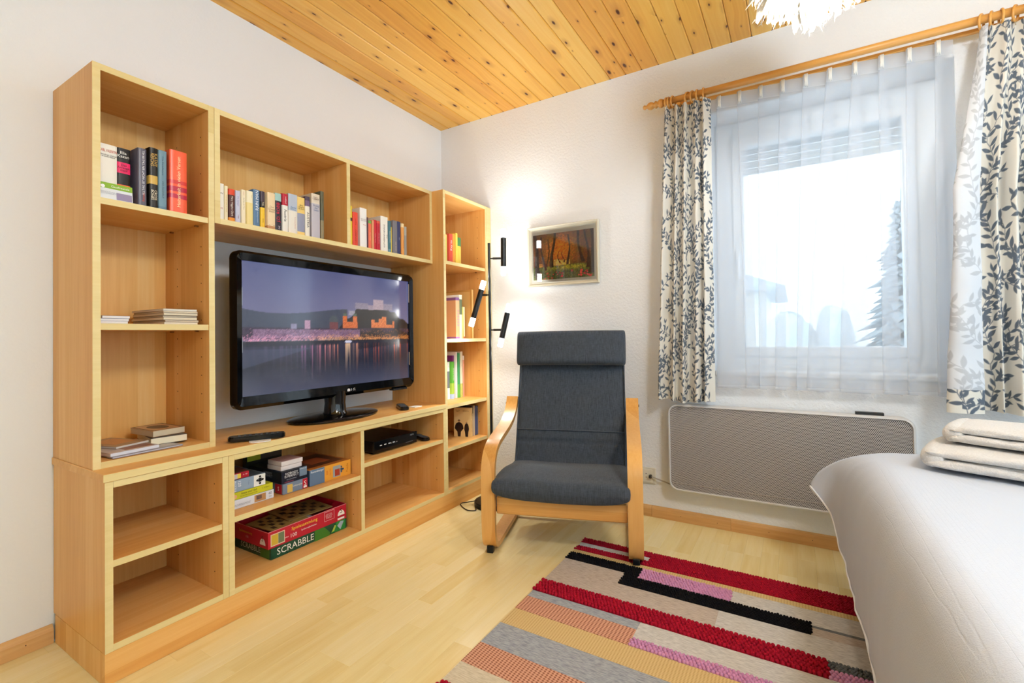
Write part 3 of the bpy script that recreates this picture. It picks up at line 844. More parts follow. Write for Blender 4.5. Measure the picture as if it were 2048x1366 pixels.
def paint_tv():
    W, H = 336, 196
    rng = np.random.default_rng(2)
    X, Y = np.meshgrid((np.arange(W) + .5) / W, 1 - (np.arange(H) + .5) / H)   # Y: 0 top, 1 bottom (row 0 = bottom of picture)
    Y = np.meshgrid(np.arange(W), 1 - (np.arange(H) + .5) / H)[1]
    im = np.zeros((H, W, 3))
    sky = np.stack([np.interp(Y, [0, .45], [c0, c1]) for c0, c1 in ((82, 128), (88, 124), (140, 158))], -1)
    im[:] = sky + (vnoise(H, W, 7, rng)[..., None] - .5) * 8
    def put(mask, col, n=0):
        c = np.array(col, float) + ((rng.random((H, W, 1)) - .5) * n if n else 0)
        im[mask] = np.broadcast_to(c, im.shape)[mask]
    hill1 = .33 + .05 * np.sin(X * 7 + .4) + .12 * np.clip(X - .25, 0, 1)
    put((Y > hill1) & (X < .55), (70, 76, 96), 6)
    fort = np.interp(X, [.50, .56, .62, .78, .88, .95, 1.], [.47, .40, .31, .28, .33, .40, .43])
    put((Y > fort + .01 * np.sin(X * 90)) & (X > .5), (26, 27, 36), 10)
    for a, b, t0, t1, c in ((.60, .69, .255, .31, (150, 140, 160)), (.69, .73, .27, .315, (170, 150, 165)), (.725, .80, .215, .31, (190, 165, 175)), (.80, .87, .25, .31, (150, 138, 158)), (.56, .60, .33, .375, (170, 165, 180))):
        put((X > a) & (X < b) & (Y > t0) & (Y < t1), c, 40)
    put((Y > .49) & (Y < .585), (62, 46, 70), 40)
    put((Y > .51 + .02 * np.sin(X * 40)) & (Y < .585) & (X > .62), (44, 30, 34), 26)
    # churches: dome, two towers, lit facade
    put(((X - .465) ** 2 / .0007 + (Y - .425) ** 2 / .0018) < 1, (84, 92, 98), 12)
    put((X > .44) & (X < .49) & (Y > .44) & (Y < .50), (128, 70, 74), 24)
    for cx in (.535, .60):
        put((abs(X - cx) < .014) & (Y > .385) & (Y < .49), (232, 120, 60), 60)
        put((abs(X - cx) < .010) & (Y > .355) & (Y < .385), (96, 112, 96), 10)
        put((abs(X - cx) < .003) & (Y > .325) & (Y < .36), (60, 70, 66))
    put((X > .52) & (X < .615) & (Y > .435) & (Y < .49), (226, 112, 52), 70)
    for a, b, t0 in ((.71, .735, .41), (.735, .765, .435), (.765, .79, .40), (.79, .82, .38), (.82, .865, .455), (.87, .885, .42)):
        put((X > a) & (X < b) & (Y > t0) & (Y < .485), (236, 124, 56), 80)
    put((X > .30) & (X < .33) & (Y > .43) & (Y < .50), (196, 150, 176), 30)
    put((X > .23) & (X < .26) & (Y > .46) & (Y < .50), (150, 140, 170), 20)
    wall = (Y > .505) & (Y < .57) & (X > .05) & (X < .63)
    im[wall] = (np.array([120, 84, 116]) + (rng.random((H, W, 1)) - .5) * 70 + 30 * vnoise(H, W, 30, rng)[..., None])[wall]
    lights = (Y > .545) & (Y < .598)
    li = rng.random((H, W)); cl = vnoise(H, W, 40, rng)
    warm = np.stack([np.full_like(X, 255), np.interp(X, [0, .3, .45, 1], [170, 175, 185, 150]), np.interp(X, [0, .3, .45, 1], [205, 190, 130, 60])], -1)
    glow = np.exp(-((Y - .585) / .018) ** 2)
    im += (glow * (.35 + .5 * cl))[..., None] * warm * .55
    mk = lights & (li + .25 * cl + .25 * glow > .98)
    im[mk] = warm[mk]
    mk = (Y > .50) & (Y < .56) & (li > .965)
    im[mk] = warm[mk] * .8
    put((Y > .595) & (Y < .615), (38, 36, 48), 12)
    # river with long vertical reflections
    wat = Y >= .612
    base = np.stack([np.interp(Y, [.61, .78, 1], [c0, c1, c2]) for c0, c1, c2 in ((50, 40, 74), (48, 42, 78), (74, 60, 104))], -1)
    im[wat] = base[wat]
    col = rng.random(W); col = np.convolve(col, [.25, .5, .25], 'same')
    st = np.clip((col - .50) * 4.5, 0, 1)[None, :] * np.ones((H, 1))
    ln = (rng.random(W) * .20 + .12)[None, :]
    fade = np.clip(1 - (Y - .63) / ln, 0, 1) * (Y > .63)
    amp = (st * fade * np.interp(X, [0, .2, .35, .9, 1], [.05, .25, .95, 1.0, .8]))[..., None]
    rc = np.stack([np.interp(X, [0, .3, .5, .55, .7, 1], [230, 235, 255, 255, 250, 240]), np.interp(X, [0, .3, .5, .55, .7, 1], [190, 140, 150, 215, 100, 90]), np.interp(X, [0, .3, .5, .55, .7, 1], [225, 200, 110, 170, 60, 50])], -1)
    im[:] = np.where(wat[..., None], im * (1 - amp) + rc * amp, im)
    isl = wat & (Y < .665 + .03 * np.sin(X * 4)) & ((X > .62) | (X < .5) & (Y < .64))
    im[isl] = im[isl] * .45 + np.array([14, 14, 20])
    bank = wat & (Y > .66) & (Y < .80 - .42 * X) & (X < .35)
    im[bank] = im[bank] * .5 + np.array([44, 48, 62])
    put(((X - .555) ** 2 / .0005 + (Y - .612) ** 2 / .00015) < 1, (225, 225, 255), 40)
    return s2l(np.clip(im, 0, 255))

def paint_forest():
    W, H = 190, 140
    rng = np.random.default_rng(5)
    Y = np.meshgrid(np.arange(W), 1 - (np.arange(H) + .5) / H)[1]
    X = np.meshgrid((np.arange(W) + .5) / W, np.arange(H))[0]
    n1 = vnoise(H, W, 60, rng); n2 = vnoise(H, W, 9, rng); n3 = rng.random((H, W))
    glow = np.exp(-((X - .45) ** 2 / .06 + (Y - .36) ** 2 / .10))
    im = np.stack([70 + 120 * glow * (.5 + n1) + 60 * (n3 > .75) * n2, 40 + 66 * glow * (.5 + n1) + 34 * (n3 > .8), 24 + 18 * glow * n1 + 8 * n2], -1)
    for x0, x1, t0, c in ((.30, .62, .60, (214, 176, 84)), (.08, .16, .62, (200, 140, 60)), (.35, .52, .56, (230, 190, 96))):
        mk = (X > x0) & (X < x1) & (Y > t0 + .04 * n2) & (Y < .74) & (n3 > .25)
        im[mk] = np.array(c) * (.7 + .4 * n1[mk])[:, None]
    gr = Y > .70 + .02 * n2
    g = np.clip(1 - abs(Y - .76) / .09, 0, 1) * np.exp(-(X - .6) ** 2 / .14)
    green = np.stack([70 + 110 * g + 20 * n1, 78 + 92 * g + 20 * n1, 42 + 10 * g], -1) * (.55 + .45 * n1)[..., None]
    im[gr] = green[gr]
    for k in range(34):
        cx, cy_ = rng.random() ** .7, .84 + .15 * rng.random()
        r = .008 + .012 * rng.random()
        mk = ((X - cx) ** 2 + ((Y - cy_) * .75) ** 2 < r * r) & (n3 > .2)
        im[mk] = np.array((226, 46, 60)) * rng.uniform(.6, 1.05)
    for x0, x1, w, ytop, ybot in ((.02, .10, .05, 0, .98), (.13, .20, .022, .05, .80), (.27, .24, .014, .12, .72), (.36, .32, .035, 0, .74), (.60, .595, .022, .06, .70), (.74, .82, .030, 0, .68), (.43, .44, .012, .4, .66), (.50, .51, .012, .42, .66), (.87, .91, .028, 0, .80), (.96, .985, .045, 0, .92)):
        f = np.clip((Y - ytop) / max(.01, ybot - ytop), 0, 1)
        cx = x0 + (x1 - x0) * f + .018 * np.sin(f * 5 + x0 * 20)
        mk = (abs(X - cx) < w * (.55 + .5 * f ** 3)) & (Y > ytop) & (Y < ybot)
        im[mk] = (np.array((36, 24, 20)) + 16 * n1[..., None])[mk]
    return s2l(np.clip(im * 1.15 + 8, 0, 255)) * 2.0

# ================================================================== TELEVISION
TX0, TX1, TZ0, TZ1, TY = -1.515, -.545, .681, 1.292, -.235
tv = thing('television', 'large black flat television showing a city by a river at night', 'television', (-1.035, -.2, ZW))
def rrect(w, h, r, n=6, cut=0):
    pts = []
    for cx, cz, a0 in ((w / 2 - r, h / 2 - r, 0), (-w / 2 + r, h / 2 - r, PI / 2), (-w / 2 + r, -h / 2 + r, PI), (w / 2 - r, -h / 2 + r, 1.5 * PI)):
        for k in range(n + 1):
            a = a0 + PI / 2 * k / n
            pts.append((cx + r * math.cos(a), cz + r * math.sin(a)))
    return pts
cx_, cz_ = (TX0 + TX1) / 2, (TZ0 + TZ1) / 2
SX0, SX1, SZ0, SZ1 = -1.484, -.577, .731, 1.254
# bezel: ring between a rounded outer outline and the screen opening
OUT = [(cx_ + a, cz_ + b) for a, b in rrect(TX1 - TX0, TZ1 - TZ0, .032, 8)]
def clampi(x, z): return min(max(x, SX0), SX1), min(max(z, SZ0), SZ1)
rings_ = [[], [], [], [], [], []]
for xo, zo in OUT:
    xi, zi = clampi(xo, zo)
    rings_[0].append((xi, TY + .008, zi)); rings_[1].append((xi, TY - .003, zi))
    rings_[2].append((xi + (xo - xi) * .72, TY - .010, zi + (zo - zi) * .72)); rings_[3].append((xo, TY + .004, zo))
    rings_[4].append((xo, TY + .026, zo)); rings_[5].append((cx_ + (xo - cx_) * .95, TY + .045, cz_ + (zo - cz_) * .93))
n = len(OUT)
m = M().add([p for r_ in rings_ for p in r_], [(q * n + i, (q + 1) * n + i, (q + 1) * n + (i + 1) % n, q * n + (i + 1) % n) for q in range(5) for i in range(n)])
obj('bezel', m, P('#060607', .06, .55), tv, auto=35)
obj('rear_cover', M().prism([(cx_ + (a - cx_) * .95, cz_ + (b - cz_) * .93) for a, b in OUT], (0, 0, 0), (1, 0, 0), (0, 0, 1), (0, 1, 0), TY + .034, TY + .05).box(cx_ - .3, cx_ + .3, TY + .07, TY + .11, cz_ - .2, cz_ + .15, 0, .01), BLACK_MATTE, tv)
SCR = print_mat('screen_picture', .22, .68, .8)
painted('screen', paint_tv(), (SX0, TY + .005, SZ0), (SX1 - SX0, 0, 0), (0, 0, SZ1 - SZ0), SCR, tv)
# silver accents at the sides of the screen
obj('side_accent', M().box(SX1 - .004, SX1 + .002, TY - .0026, TY + .002, .80, .87), P('#c9ced6', .2, .5, .9), tv)
obj('side_accent', M().box(SX1 - .004, SX1 + .002, TY - .0026, TY + .002, 1.14, 1.24), P('#c9ced6', .2, .5, .9), tv)
obj('side_accent', M().box(SX0 - .003, SX0 + .002, TY - .0026, TY + .002, .90, .96), P('#c9ced6', .2, .5, .9), tv)
obj('side_accent', M().box(SX0 - .003, SX0 + .002, TY - .0026, TY + .002, 1.08, 1.15), P('#c9ced6', .2, .5, .9), tv)
lg = obj('logo_disc', M().lathe([(.0085, 0), (.0085, .0006)], 20, (-.992, TY - .0082, .7055), (0, -1, 0)), P('#d6d8db', .3), tv)
text('LG', .021, '#d6d8db', tv, (-.9665 + 1.035, TY - .0086 + .2, .7055 - ZW), (1, 0, 0), (0, 0, 1))
obj('neck', M().lathe([(.058, .0), (.050, .012), (.046, .05), (.050, .105)], 28, (-1.035, -.2, ZW + .018)), P('#101114', .08, .6), tv, auto=50)
m = M().lathe([(.20, 0), (.212, .004), (.213, .009), (.205, .013), (.12, .018), (.06, .022)], 48, (0, 0, 0))
m.v = [(x * 1.06 - 1.035, y * .66 - .2, z + ZW + .0006) for x, y, z in m.v]
obj('stand_base', m, BLACK_GLOSS, tv, auto=45)
# a small tray of controls under the lower right rim
obj('control_bar', M().box(-.70, -.60, TY - .004, TY + .03, .672, .682, 0, .002), P('#2a2c30', .2), tv)

# ================================================================== REMOTES AND RECEIVER
def remote(label, loc, rz, L=.19, w=.045, col='#0c0c0e'):
    e = thing('remote_control', label, 'remote control', loc, rz)
    m = M()
    prof = rrect(w, L, w * .42, 5)
    m.prism([(a, b) for a, b in prof], (0, 0, 0), (1, 0, 0), (0, 1, 0), (0, 0, 1), .002, .014)
    m.prism([(a * .86, b * .965) for a, b in prof], (0, 0, 0), (1, 0, 0), (0, 1, 0), (0, 0, 1), .014, .0175)
    m.prism([(a * .7, b * .93) for a, b in prof], (0, 0, 0), (1, 0, 0), (0, 1, 0), (0, 0, 1), 0, .002)
    obj('body', m, P(col, .18, .5), e, local=True, auto=40)
    bt = M()
    for i in range(3):
        for j in range(8):
            bt.box(-.013 + i * .0105 - .003, -.013 + i * .0105 + .003 + .002, -L * .38 + j * L * .095, -L * .38 + j * L * .095 + .007, .0175, .0192)
    bits(obj('buttons', bt, P('#55575c', .4), e, local=True))
    return e
remote('black remote control lying on a white card beside the bookcase', (-1.495, -.352, ZW + .0035), 1.03, .185)
remote('short black remote control lying under the television corner', (-.700, -.30, ZW + .0006), -.62, .15)
remote('black remote control beside the receiver in the cabinet', (-.546, -.285, .3956), -.35, .14)
tag(obj('paper_card', M().prism(rrect(.07, .12, .02), (-1.484, -.352, ZW + .0004), (.857, -.515, 0), (.515, .857, 0), (0, 0, 1), 0, .0025), P('#f0ece6', .6)), 'white rounded card under the remote control', 'card')
tag(obj('paper_strip', M().box(-.655, -.60, -.345, -.300, ZW + .0004, ZW + .004, 0, .001), P('#eeeae0', .6)), 'small white folded note beside the short remote control', 'note')
rv = thing('receiver', 'black satellite receiver box on the cabinet shelf', 'receiver', (-.78, -.2, .3955))
obj('housing', M().box(-.918, -.628, -.322, -.07, .403, .456, 0, .003), P('#131315', .3), rv)
obj('front_panel', M().box(-.920, -.626, -.330, -.322, .401, .458, 0, .002), P('#0d0d10', .15), rv)
for i in range(4): obj('indicator', M().box(-.885 + i * .028, -.872 + i * .028, -.3312, -.330, .432, .436), P('#d9dde0', .4), rv)
for xx in (-.9, -.65):
    for yy in (-.30, -.10): obj('foot', M().lathe([(.01, 0), (.01, .007)], 12, (xx, yy, .3958)), BLACK_MATTE, rv)
text('POWER  MENU  OK', .007, '#b9bcc2', rv, (-.78 - (-.78) - .02, -.3306 + .2, .432 - .3955), (1, 0, 0), (0, 0, 1))
text('HDTV', .010, '#b9bcc2', rv, (.115, -.3306 + .2, .446 - .3955), (1, 0, 0), (0, 0, 1))
text('DIGITAL SATELLITE', .006, '#8d9097', rv, (.095, -.3306 + .2, .414 - .3955), (1, 0, 0), (0, 0, 1))
obj('cable', M().tube([(-.86, -.10, .457), (-.86, -.07, .47), (-.85, -.045, .46), (-.84, -.03, .43)], .003, 6), BLACK_MATTE, rv, auto=60)

# ================================================================== BOARD GAMES
def gbox(label, x0, x1, y0, y1, z0, z1, col, nm='game_box', lid=None, top=None):
    e = thing(nm, label, 'game box', (x0, y0, z0))
    w, d, h = x1 - x0, y1 - y0, z1 - z0
    obj('tray', M().box(.0012, w - .0012, .0012, d - .0012, .0004, h * .5), P(col, .4), e, local=True)
    obj('lid', M().box(0, w, 0, d, h * .06, h - .0004, 0, .001), P(lid or col, .35), e, local=True)
    if top: obj('top_print', M().box(.004, w - .004, .004, d - .004, h - .0004, h + .0001), P(top, .35), e, local=True)
    return e
def patch(e, x0, x1, z0, z1, col, nm='printed_panel', y=-.0005):
    return obj(nm, M().box(x0, x1, y, y + .0004, z0, z1), P(col, .35), e, local=True)
def side_patch(e, y0, y1, z0, z1, col, x=-.0005, nm='printed_panel'):
    return obj(nm, M().box(x, x + .0004, y0, y1, z0, z1), P(col, .35), e, local=True)
XX, ZZ = (1, 0, 0), (0, 0, 1)
ZG = .3486
# first pile
e = gbox('white sixty-piece puzzle box, lowest of the pile by the cabinet side', -1.600, -1.420, -.332, -.10, ZG, ZG + .0325, '#dfe2ea')
patch(e, .105, .148, .004, .029, '#b88a5c'); patch(e, .112, .132, .012, .026, '#6f5650', y=-.0009)
text('60', .013, '#333844', e, (.165, -.0006, .022), XX, ZZ); text('Teile', .006, '#333844', e, (.165, -.0006, .010), XX, ZZ)
text('Holzpuzzle mit Spielspass fuer Kinder\nab 4 Jahren im praktischen Rahmen', .0048, '#5a6070', e, (.055, -.0006, .013), XX, ZZ)
z = ZG + .0328
e = gbox('yellow game box, second from the bottom of the pile by the cabinet side', -1.600, -1.424, -.332, -.11, z, z + .026, '#c9c52c')
text('Haus und Hof', .010, '#2a2a1c', e, (.085, -.0006, .018), XX, ZZ); text('Ein Spiel fuer die ganze Familie', .005, '#4a4a24', e, (.085, -.0006, .009), XX, ZZ); text('2 - 6 Spieler', .006, '#4a4a24', e, (.148, -.0006, .016), XX, ZZ)
obj('printed_disc', M().lathe([(.007, 0), (.007, .0005)], 16, (.035, -.0003, .012), (0, -1, 0)), P('#e9b48a', .4), e, local=True)
z += .0263
e = gbox('light blue puzzle box with white end and black jigsaw piece, third in the pile', -1.600, -1.452, -.330, -.13, z, z + .043, '#8fa3bb', lid='#8fa3bb', top='#4c5660')
patch(e, .104, .1475, .001, .042, '#ecebe6')
m = M().box(.121, .133, -.0012, -.0008, .015, .029)
for cx, cz in ((.127, .034), (.127, .010), (.117, .022), (.137, .022)): m.lathe([(.0042, 0), (.0042, .0004)], 12, (cx, -.0008, cz), (0, -1, 0))
obj('jigsaw_print', m, P('#16161a', .4), e, local=True)
text('120', .015, '#eef1f5', e, (.052, -.0006, .028), (0, 0, -1), (1, 0, 0)); text('PUZZLE', .011, '#eef1f5', e, (.036, -.0006, .021), (0, 0, -1), (1, 0, 0)); text('Teile', .008, '#6d8098', e, (.085, -.0006, .024), (0, 0, -1), (1, 0, 0))
z += .0433
e = gbox('small red card game box on top of the pile by the cabinet side', -1.600, -1.510, -.325, -.18, z, z + .022, '#b01f30', top='#5c3a2c')
patch(e, .028, .048, .002, .019, '#cfc6c8'); patch(e, .048, .060, .003, .019, '#e6cf52'); text('4 - 99', .007, '#f0dfe0', e, (.075, -.0006, .012), XX, ZZ)
# second pile
e = gbox('grey-blue box with red logo corners, lowest of the middle pile', -1.388, -1.281, -.340, -.14, ZG, ZG + .041, '#74839a')
for xx in (.0, .084):
    if xx: patch(e, xx, .106, .001, .040, '#b81d33')
side_patch(e, .008, .05, .002, .038, '#b81d33')
text('S', .026, '#f4efe8', e, (.095, -.0008, .021), XX, ZZ); patch(e, .088, .102, .004, .012, '#f0ece6', y=-.0009)
patch(e, .018, .040, .003, .034, '#d6b45a'); text('Leiterspiel', .010, '#e9e2d2', e, (.062, -.0006, .024), XX, ZZ); text('S', .022, '#f4efe8', e, (-.0008, .029, .020), (0, -1, 0), ZZ)
z = ZG + .0413
e = gbox('black party game box with white title, in the middle pile', -1.392, -1.283, -.338, -.12, z, z + .0465, '#1b2030', top='#1a1d28')
patch(e, .076, .1088, .012, .0462, '#6f8299')
text('NOBODY\nIS PERFECT', .0125, '#e9edf2', e, (.042, -.0006, .030), XX, ZZ); text('Das kreative Bluffspiel', .0048, '#b9c0cc', e, (.042, -.0006, .013), XX, ZZ); text('Ravensburger', .0055, '#eef1f5', e, (.092, -.0008, .041), XX, ZZ)
text('NOBODY\nIS PERFECT', .0125, '#aab2c2', e, (-.0008, .09, .028), (0, -1, 0), ZZ)
patch(e, .012, .05, .002, .006, '#7a3a52')
z += .0468
for i, lb in enumerate(('lower white card box on the black game box', 'upper white card box on the black game box')):
    e = gbox(lb, -1.386 + .002 * i, -1.296 + .004 * i, -.325, -.235, z, z + .0175, '#e6dcda', top='#c9a8a6')
    z += .018
e = gbox('lime green and black game box leaning behind the white card boxes', -1.400, -1.245, -.112, -.085, ZG, ZG + .155, '#23261c')
patch(e, .004, .06, .10, .15, '#aab52c'); patch(e, .06, .15, .10, .15, '#4a4034')
# big orange puzzle
e = gbox('large orange jigsaw box with a blue front panel', -1.274, -1.068, -.343, -.05, ZG, ZG + .066, '#e8a23a', top='#b06a2c')
patch(e, 0, .070, .0005, .0655, '#5f7896'); side_patch(e, .0, .29, .0005, .0655, '#46566c')
obj('picture_print', M().box(.01, .19, .03, .22, .0661, .0665), P('#5a3424', .4), e, local=True)
obj('picture_print', M().box(.06, .15, .07, .16, .0665, .0668), P('#a0502c', .4), e, local=True)
patch(e, .112, .150, .008, .055, '#9aa0a0'); patch(e, .122, .146, .012, .040, '#a8402c', y=-.0009)
m = M().box(.150, .160, -.0013, -.0009, .028, .040)
for cx, cz in ((.155, .045), (.155, .024), (.164, .034)): m.lathe([(.004, 0), (.004, .0004)], 12, (cx, -.0009, cz), (0, -1, 0))
obj('jigsaw_print', m, P('#4c5a6a', .4), e, local=True)
text('Ravensburger', .012, '#eef1f5', e, (.036, -.0008, .056), XX, ZZ, maxw=.062); text('Puzzle', .015, '#b86a18', e, (.186, -.0006, .034), (0, 0, 1), (-1, 0, 0)); text('200', .012, '#c9501c', e, (.083, -.0006, .036), (0, 0, 1), (-1, 0, 0)); text('Teile XXL', .007, '#c9501c', e, (.098, -.0006, .036), (0, 0, 1), (-1, 0, 0))
# bottom compartment
e = gbox('dark green crossword game box under the red games collection', -1.425, -1.073, -.318, -.07, .1085, .1535, '#1c4a34')
text('SCRABBLE', .036, '#f3efe6', e, (.105, -.0008, .0225), XX, ZZ)
text('SCRABBLE', .030, '#cfd6cc', e, (-.0008, .135, .0235), (0, -1, 0), ZZ)
for (px_, c_) in ((((.19, .0), (.19, .044), (.235, .044), (.265, .012), (.262, .0)), '#3f7a2c'), (((.268, .004), (.30, .044), (.345, .044), (.345, .002)), '#2c8a3f')):
    obj('printed_panel', M().prism(px_, (0, -.0005, 0), XX, ZZ, (0, -1, 0), 0, .0004), P(c_, .35), e, local=True)
obj('printed_tile', M().prism(((.302, .026), (.318, .041), (.336, .038), (.318, .006)), (0, -.0009, 0), XX, ZZ, (0, -1, 0), 0, .0004), P('#9fb0c0', .35), e, local=True)
obj('printed_tile', M().prism(((.272, .008), (.288, .034), (.296, .030), (.285, .010)), (0, -.0009, 0), XX, ZZ, (0, -1, 0), 0, .0004), P('#a9c24a', .35), e, local=True)
side_patch(e, .01, .07, .002, .043, '#3f7a2c')
e = thing('games_collection', 'open red games collection box filled with folded game boards', 'game box', (-1.437, -.320, .1538))
w, d, h = .361, .255, .064
obj('tray', M().box(0, w, 0, .002, 0, h).box(0, w, d - .002, d, 0, h).box(0, .002, .002, d - .002, 0, h).box(w - .002, w, .002, d - .002, 0, h).box(.002, w - .002, .002, d - .002, 0, .02), P('#b81a32', .35), e, local=True)
obj('rim_band', M().box(-.0003, w + .0003, -.0003, .0, h - .002, h).box(-.0003, 0, 0, d, h - .002, h), P('#d88f98', .4), e, local=True)
text('Spielesammlung', .0185, '#f0cf3f', e, (.155, -.0006, .045), XX, ZZ, maxw=.165)
text('100', .021, '#f3e9e6', e, (.105, -.0006, .019), XX, ZZ); text('ueber', .008, '#f3e9e6', e, (.075, -.0006, .021), XX, ZZ); text('Spielmoeglichkeiten', .009, '#f3e9e6', e, (.175, -.0006, .026), XX, ZZ)
patch(e, .010, .068, .006, .052, '#e3c7b0'); patch(e, .013, .040, .010, .049, '#cfae3a', y=-.0009); patch(e, .041, .065, .010, .049, '#6d7a5a', y=-.0009)
for a, b, c_, d_ in ((.248, .298, .0575, .0590), (.248, .298, .020, .0212), (.248, .2492, .020, .059), (.2968, .298, .020, .059)): patch(e, a, b, c_, d_, '#e6b9bd')
text('Halma  Dame\nMuehle  Schach\nMikado  Domino\nBackgammon\nWuerfelspiele', .0052, '#efd2d4', e, (.271, -.0006, .039), XX, ZZ)
obj('logo_print', M().prism([(.018 * math.cos(a), .022 * math.sin(a)) for a in np.linspace(0, PI, 14)], (.333, -.0005, .022), XX, ZZ, (0, -1, 0), 0, .0004), P('#f2ede6', .4), e, local=True)
text('S', .030, '#3a2420', e, (.333, -.0012, .040), XX, ZZ); patch(e, .315, .350, .004, .012, '#f2ede6')
text('Spielesammlung', .014, '#d9a83a', e, (-.0008, .15, .040), (0, -1, 0), ZZ, maxw=.11); text('100', .014, '#d8a0a6', e, (-.0008, .14, .022), (0, -1, 0), ZZ)
obj('logo_print', M().prism([(.018 * math.cos(a), .024 * math.sin(a)) for a in np.linspace(0, PI, 14)], (-.0004, .035, .012), (0, 1, 0), ZZ, (-1, 0, 0), 0, .0004), P('#f2ede6', .4), e, local=True)
text('S', .028, '#3a2420', e, (-.0012, .035, .034), (0, -1, 0), ZZ)
for i, (a, b, c_, d_, rz, z_, cc) in enumerate(((.03, .19, .03, .20, .10, .050, '#9c8146'), (.13, .33, .05, .22, -.08, .0545, '#8a7040'), (.05, .22, .02, .08, .03, .046, '#a9a4ac'))):
    m = M().obox(((a + b) / 2, (c_ + d_) / 2, z_), ((math.cos(rz), math.sin(rz), 0), (-math.sin(rz), math.cos(rz), 0), (0, 0, 1)), ((b - a) / 2, (d_ - c_) / 2, .0022), 0, .0005)
    bo = obj('folded_board', m, P(cc, .5), e, local=True)
    if i < 2:
        mm = M()
        ax = ((math.cos(rz), math.sin(rz), 0), (-math.sin(rz), math.cos(rz), 0), (0, 0, 1))
        for q in range(7):
            for w_ in range(4):
                if (q + w_) % 2: continue
                c0 = Vector(((a + b) / 2, (c_ + d_) / 2, z_ + .0024)) + Vector(ax[0]) * ((q - 3) * (b - a) / 8.5) + Vector(ax[1]) * ((w_ - 1.5) * (d_ - c_) / 5)
                mm.obox(c0, ax, ((b - a) / 20, (d_ - c_) / 14, .0002))
        bits(obj('board_print', mm, P('#3a2a1c', .5), bo, local=True))

# ================================================================== ARMCHAIR (bentwood frame, dark cushions)
def fabric(name, c0, c1, scale=420., bump=.35):
    t = NT(name)
    x, y, z = t.xyz(t.coord())
    st = t.noise(t.vec(t.math('MULTIPLY', x, scale), t.math('MULTIPLY', y, 30), t.math('MULTIPLY', z, 30)), 1., 3, .7)
    we = t.noise(t.vec(t.math('MULTIPLY', x, 60), t.math('MULTIPLY', y, scale), t.math('MULTIPLY', z, scale)), 1., 2)
    f = t.math('ADD', t.math('MULTIPLY', st, .7), t.math('MULTIPLY', we, .3))
    t.bump(f, .0012, bump)
    return t.p(color=t.ramp(f, [(.3, c0), (.7, c1)]), rough=.95, spec=.1, sheen=.15)
FAB = fabric('charcoal_weave', '#2f353d', '#525a66')
ch = thing('armchair', 'bentwood armchair with charcoal cushion and headrest in front of the corner', 'armchair', (-.705, -1.184, .003), math.radians(-72.3))
def sweep(path, s0, s1, th):
    """strip of width s0..s1 (local x) following path [(u,z)], thickness th"""
    m = M(); n = len(path); vs = []
    for i, (u, z) in enumerate(path):
        a = path[max(0, i - 1)]; b = path[min(n - 1, i + 1)]
        du, dz = b[0] - a[0], b[1] - a[1]
        l = math.hypot(du, dz); nu, nz = -dz / l, du / l
        for s, q in ((s0, 1), (s1, 1), (s1, -1), (s0, -1)):
            vs.append((s, u + nu * q * th / 2, z + nz * q * th / 2))
    fs = []
    for i in range(n - 1):
        for k in range(4):
            l_ = (k + 1) % 4
            fs.append((i * 4 + k, (i + 1) * 4 + k, (i + 1) * 4 + l_, i * 4 + l_))
    fs += [(0, 1, 2, 3), tuple((n - 1) * 4 + k for k in (3, 2, 1, 0))]
    return m.add(vs, fs)
def smooth_path(pts, n=8, closed=False):
    """Catmull-Rom"""
    P_ = [np.array(p, float) for p in pts]
    if not closed: P_ = [2 * P_[0] - P_[1]] + P_ + [2 * P_[-1] - P_[-2]]
    else: P_ = [P_[-1]] + P_ + [P_[0], P_[1]]
    out = []
    for i in range(1, len(P_) - 2):
        p0, p1, p2, p3 = P_[i - 1:i + 3]
        for k in range(n):
            t = k / n
            out.append(.5 * ((2 * p1) + (-p0 + p2) * t + (2 * p0 - 5 * p1 + 4 * p2 - p3) * t * t + (-p0 + 3 * p1 - 3 * p2 + p3) * t ** 3))
    if not closed: out.append(P_[-2])
    return [tuple(p) for p in out]
side = smooth_path([(.505, .618), (.478, .578), (.435, .542), (.37, .512), (.28, .490), (.18, .474), (.11, .459), (.058, .432), (.027, .385), (.018, .32), (.017, .2), (.022, .10), (.034, .052), (.060, .028), (.10, .0205), (.2, .0195), (.35, .0195), (.50, .0195)], 5)
for s in (-1, 1):
    o = obj('side_frame', sweep(side, s * .31 - .03, s * .31 + .03, .024), BIRCH, ch, local=True, auto=35)
    zf = -.0025 if s < 0 else .006
    obj('foot_cap', M().box(s * .31 - .014, s * .31 + .014, .030, .055, zf, .030, 0, .002), BLACK_MATTE, o, local=True)
    obj('foot_cap', M().box(s * .31 - .014, s * .31 + .014, .44, .47, -.0025, .010, 0, .002), BLACK_MATTE, o, local=True)
    obj('bolt', M().lathe([(.007, 0), (.006, .003)], 12, (s * .3405, .485, .588), (s, 0, 0)), P('#1a1a1c', .3, .5, .6), o, local=True)
obj('front_rail', M().box(-.279, .279, .035, .056, .170, .245, 0, .004), BIRCH_H, ch, local=True)
obj('rear_rail', M().box(-.279, .279, .45, .472, .010, .068, 0, .004), BIRCH_H, ch, local=True)
shell = smooth_path([(.06, .275), (.15, .262), (.27, .245), (.37, .245), (.44, .285), (.48, .36), (.52, .5), (.57, .68), (.625, .90)], 5)
for s in (-1, 1):
    obj('seat_rail', sweep(shell, s * .235 - .022, s * .235 + .022, .02), BIRCH, ch, local=True, auto=35)
for i in (6, 14, 26, 32, 38):
    u_, z_ = shell[i]
    obj('slat', M().box(-.213, .213, u_ - .018, u_ + .018, z_ - .007, z_ + .007, 0, .002), BIRCH_H, ch, local=True)
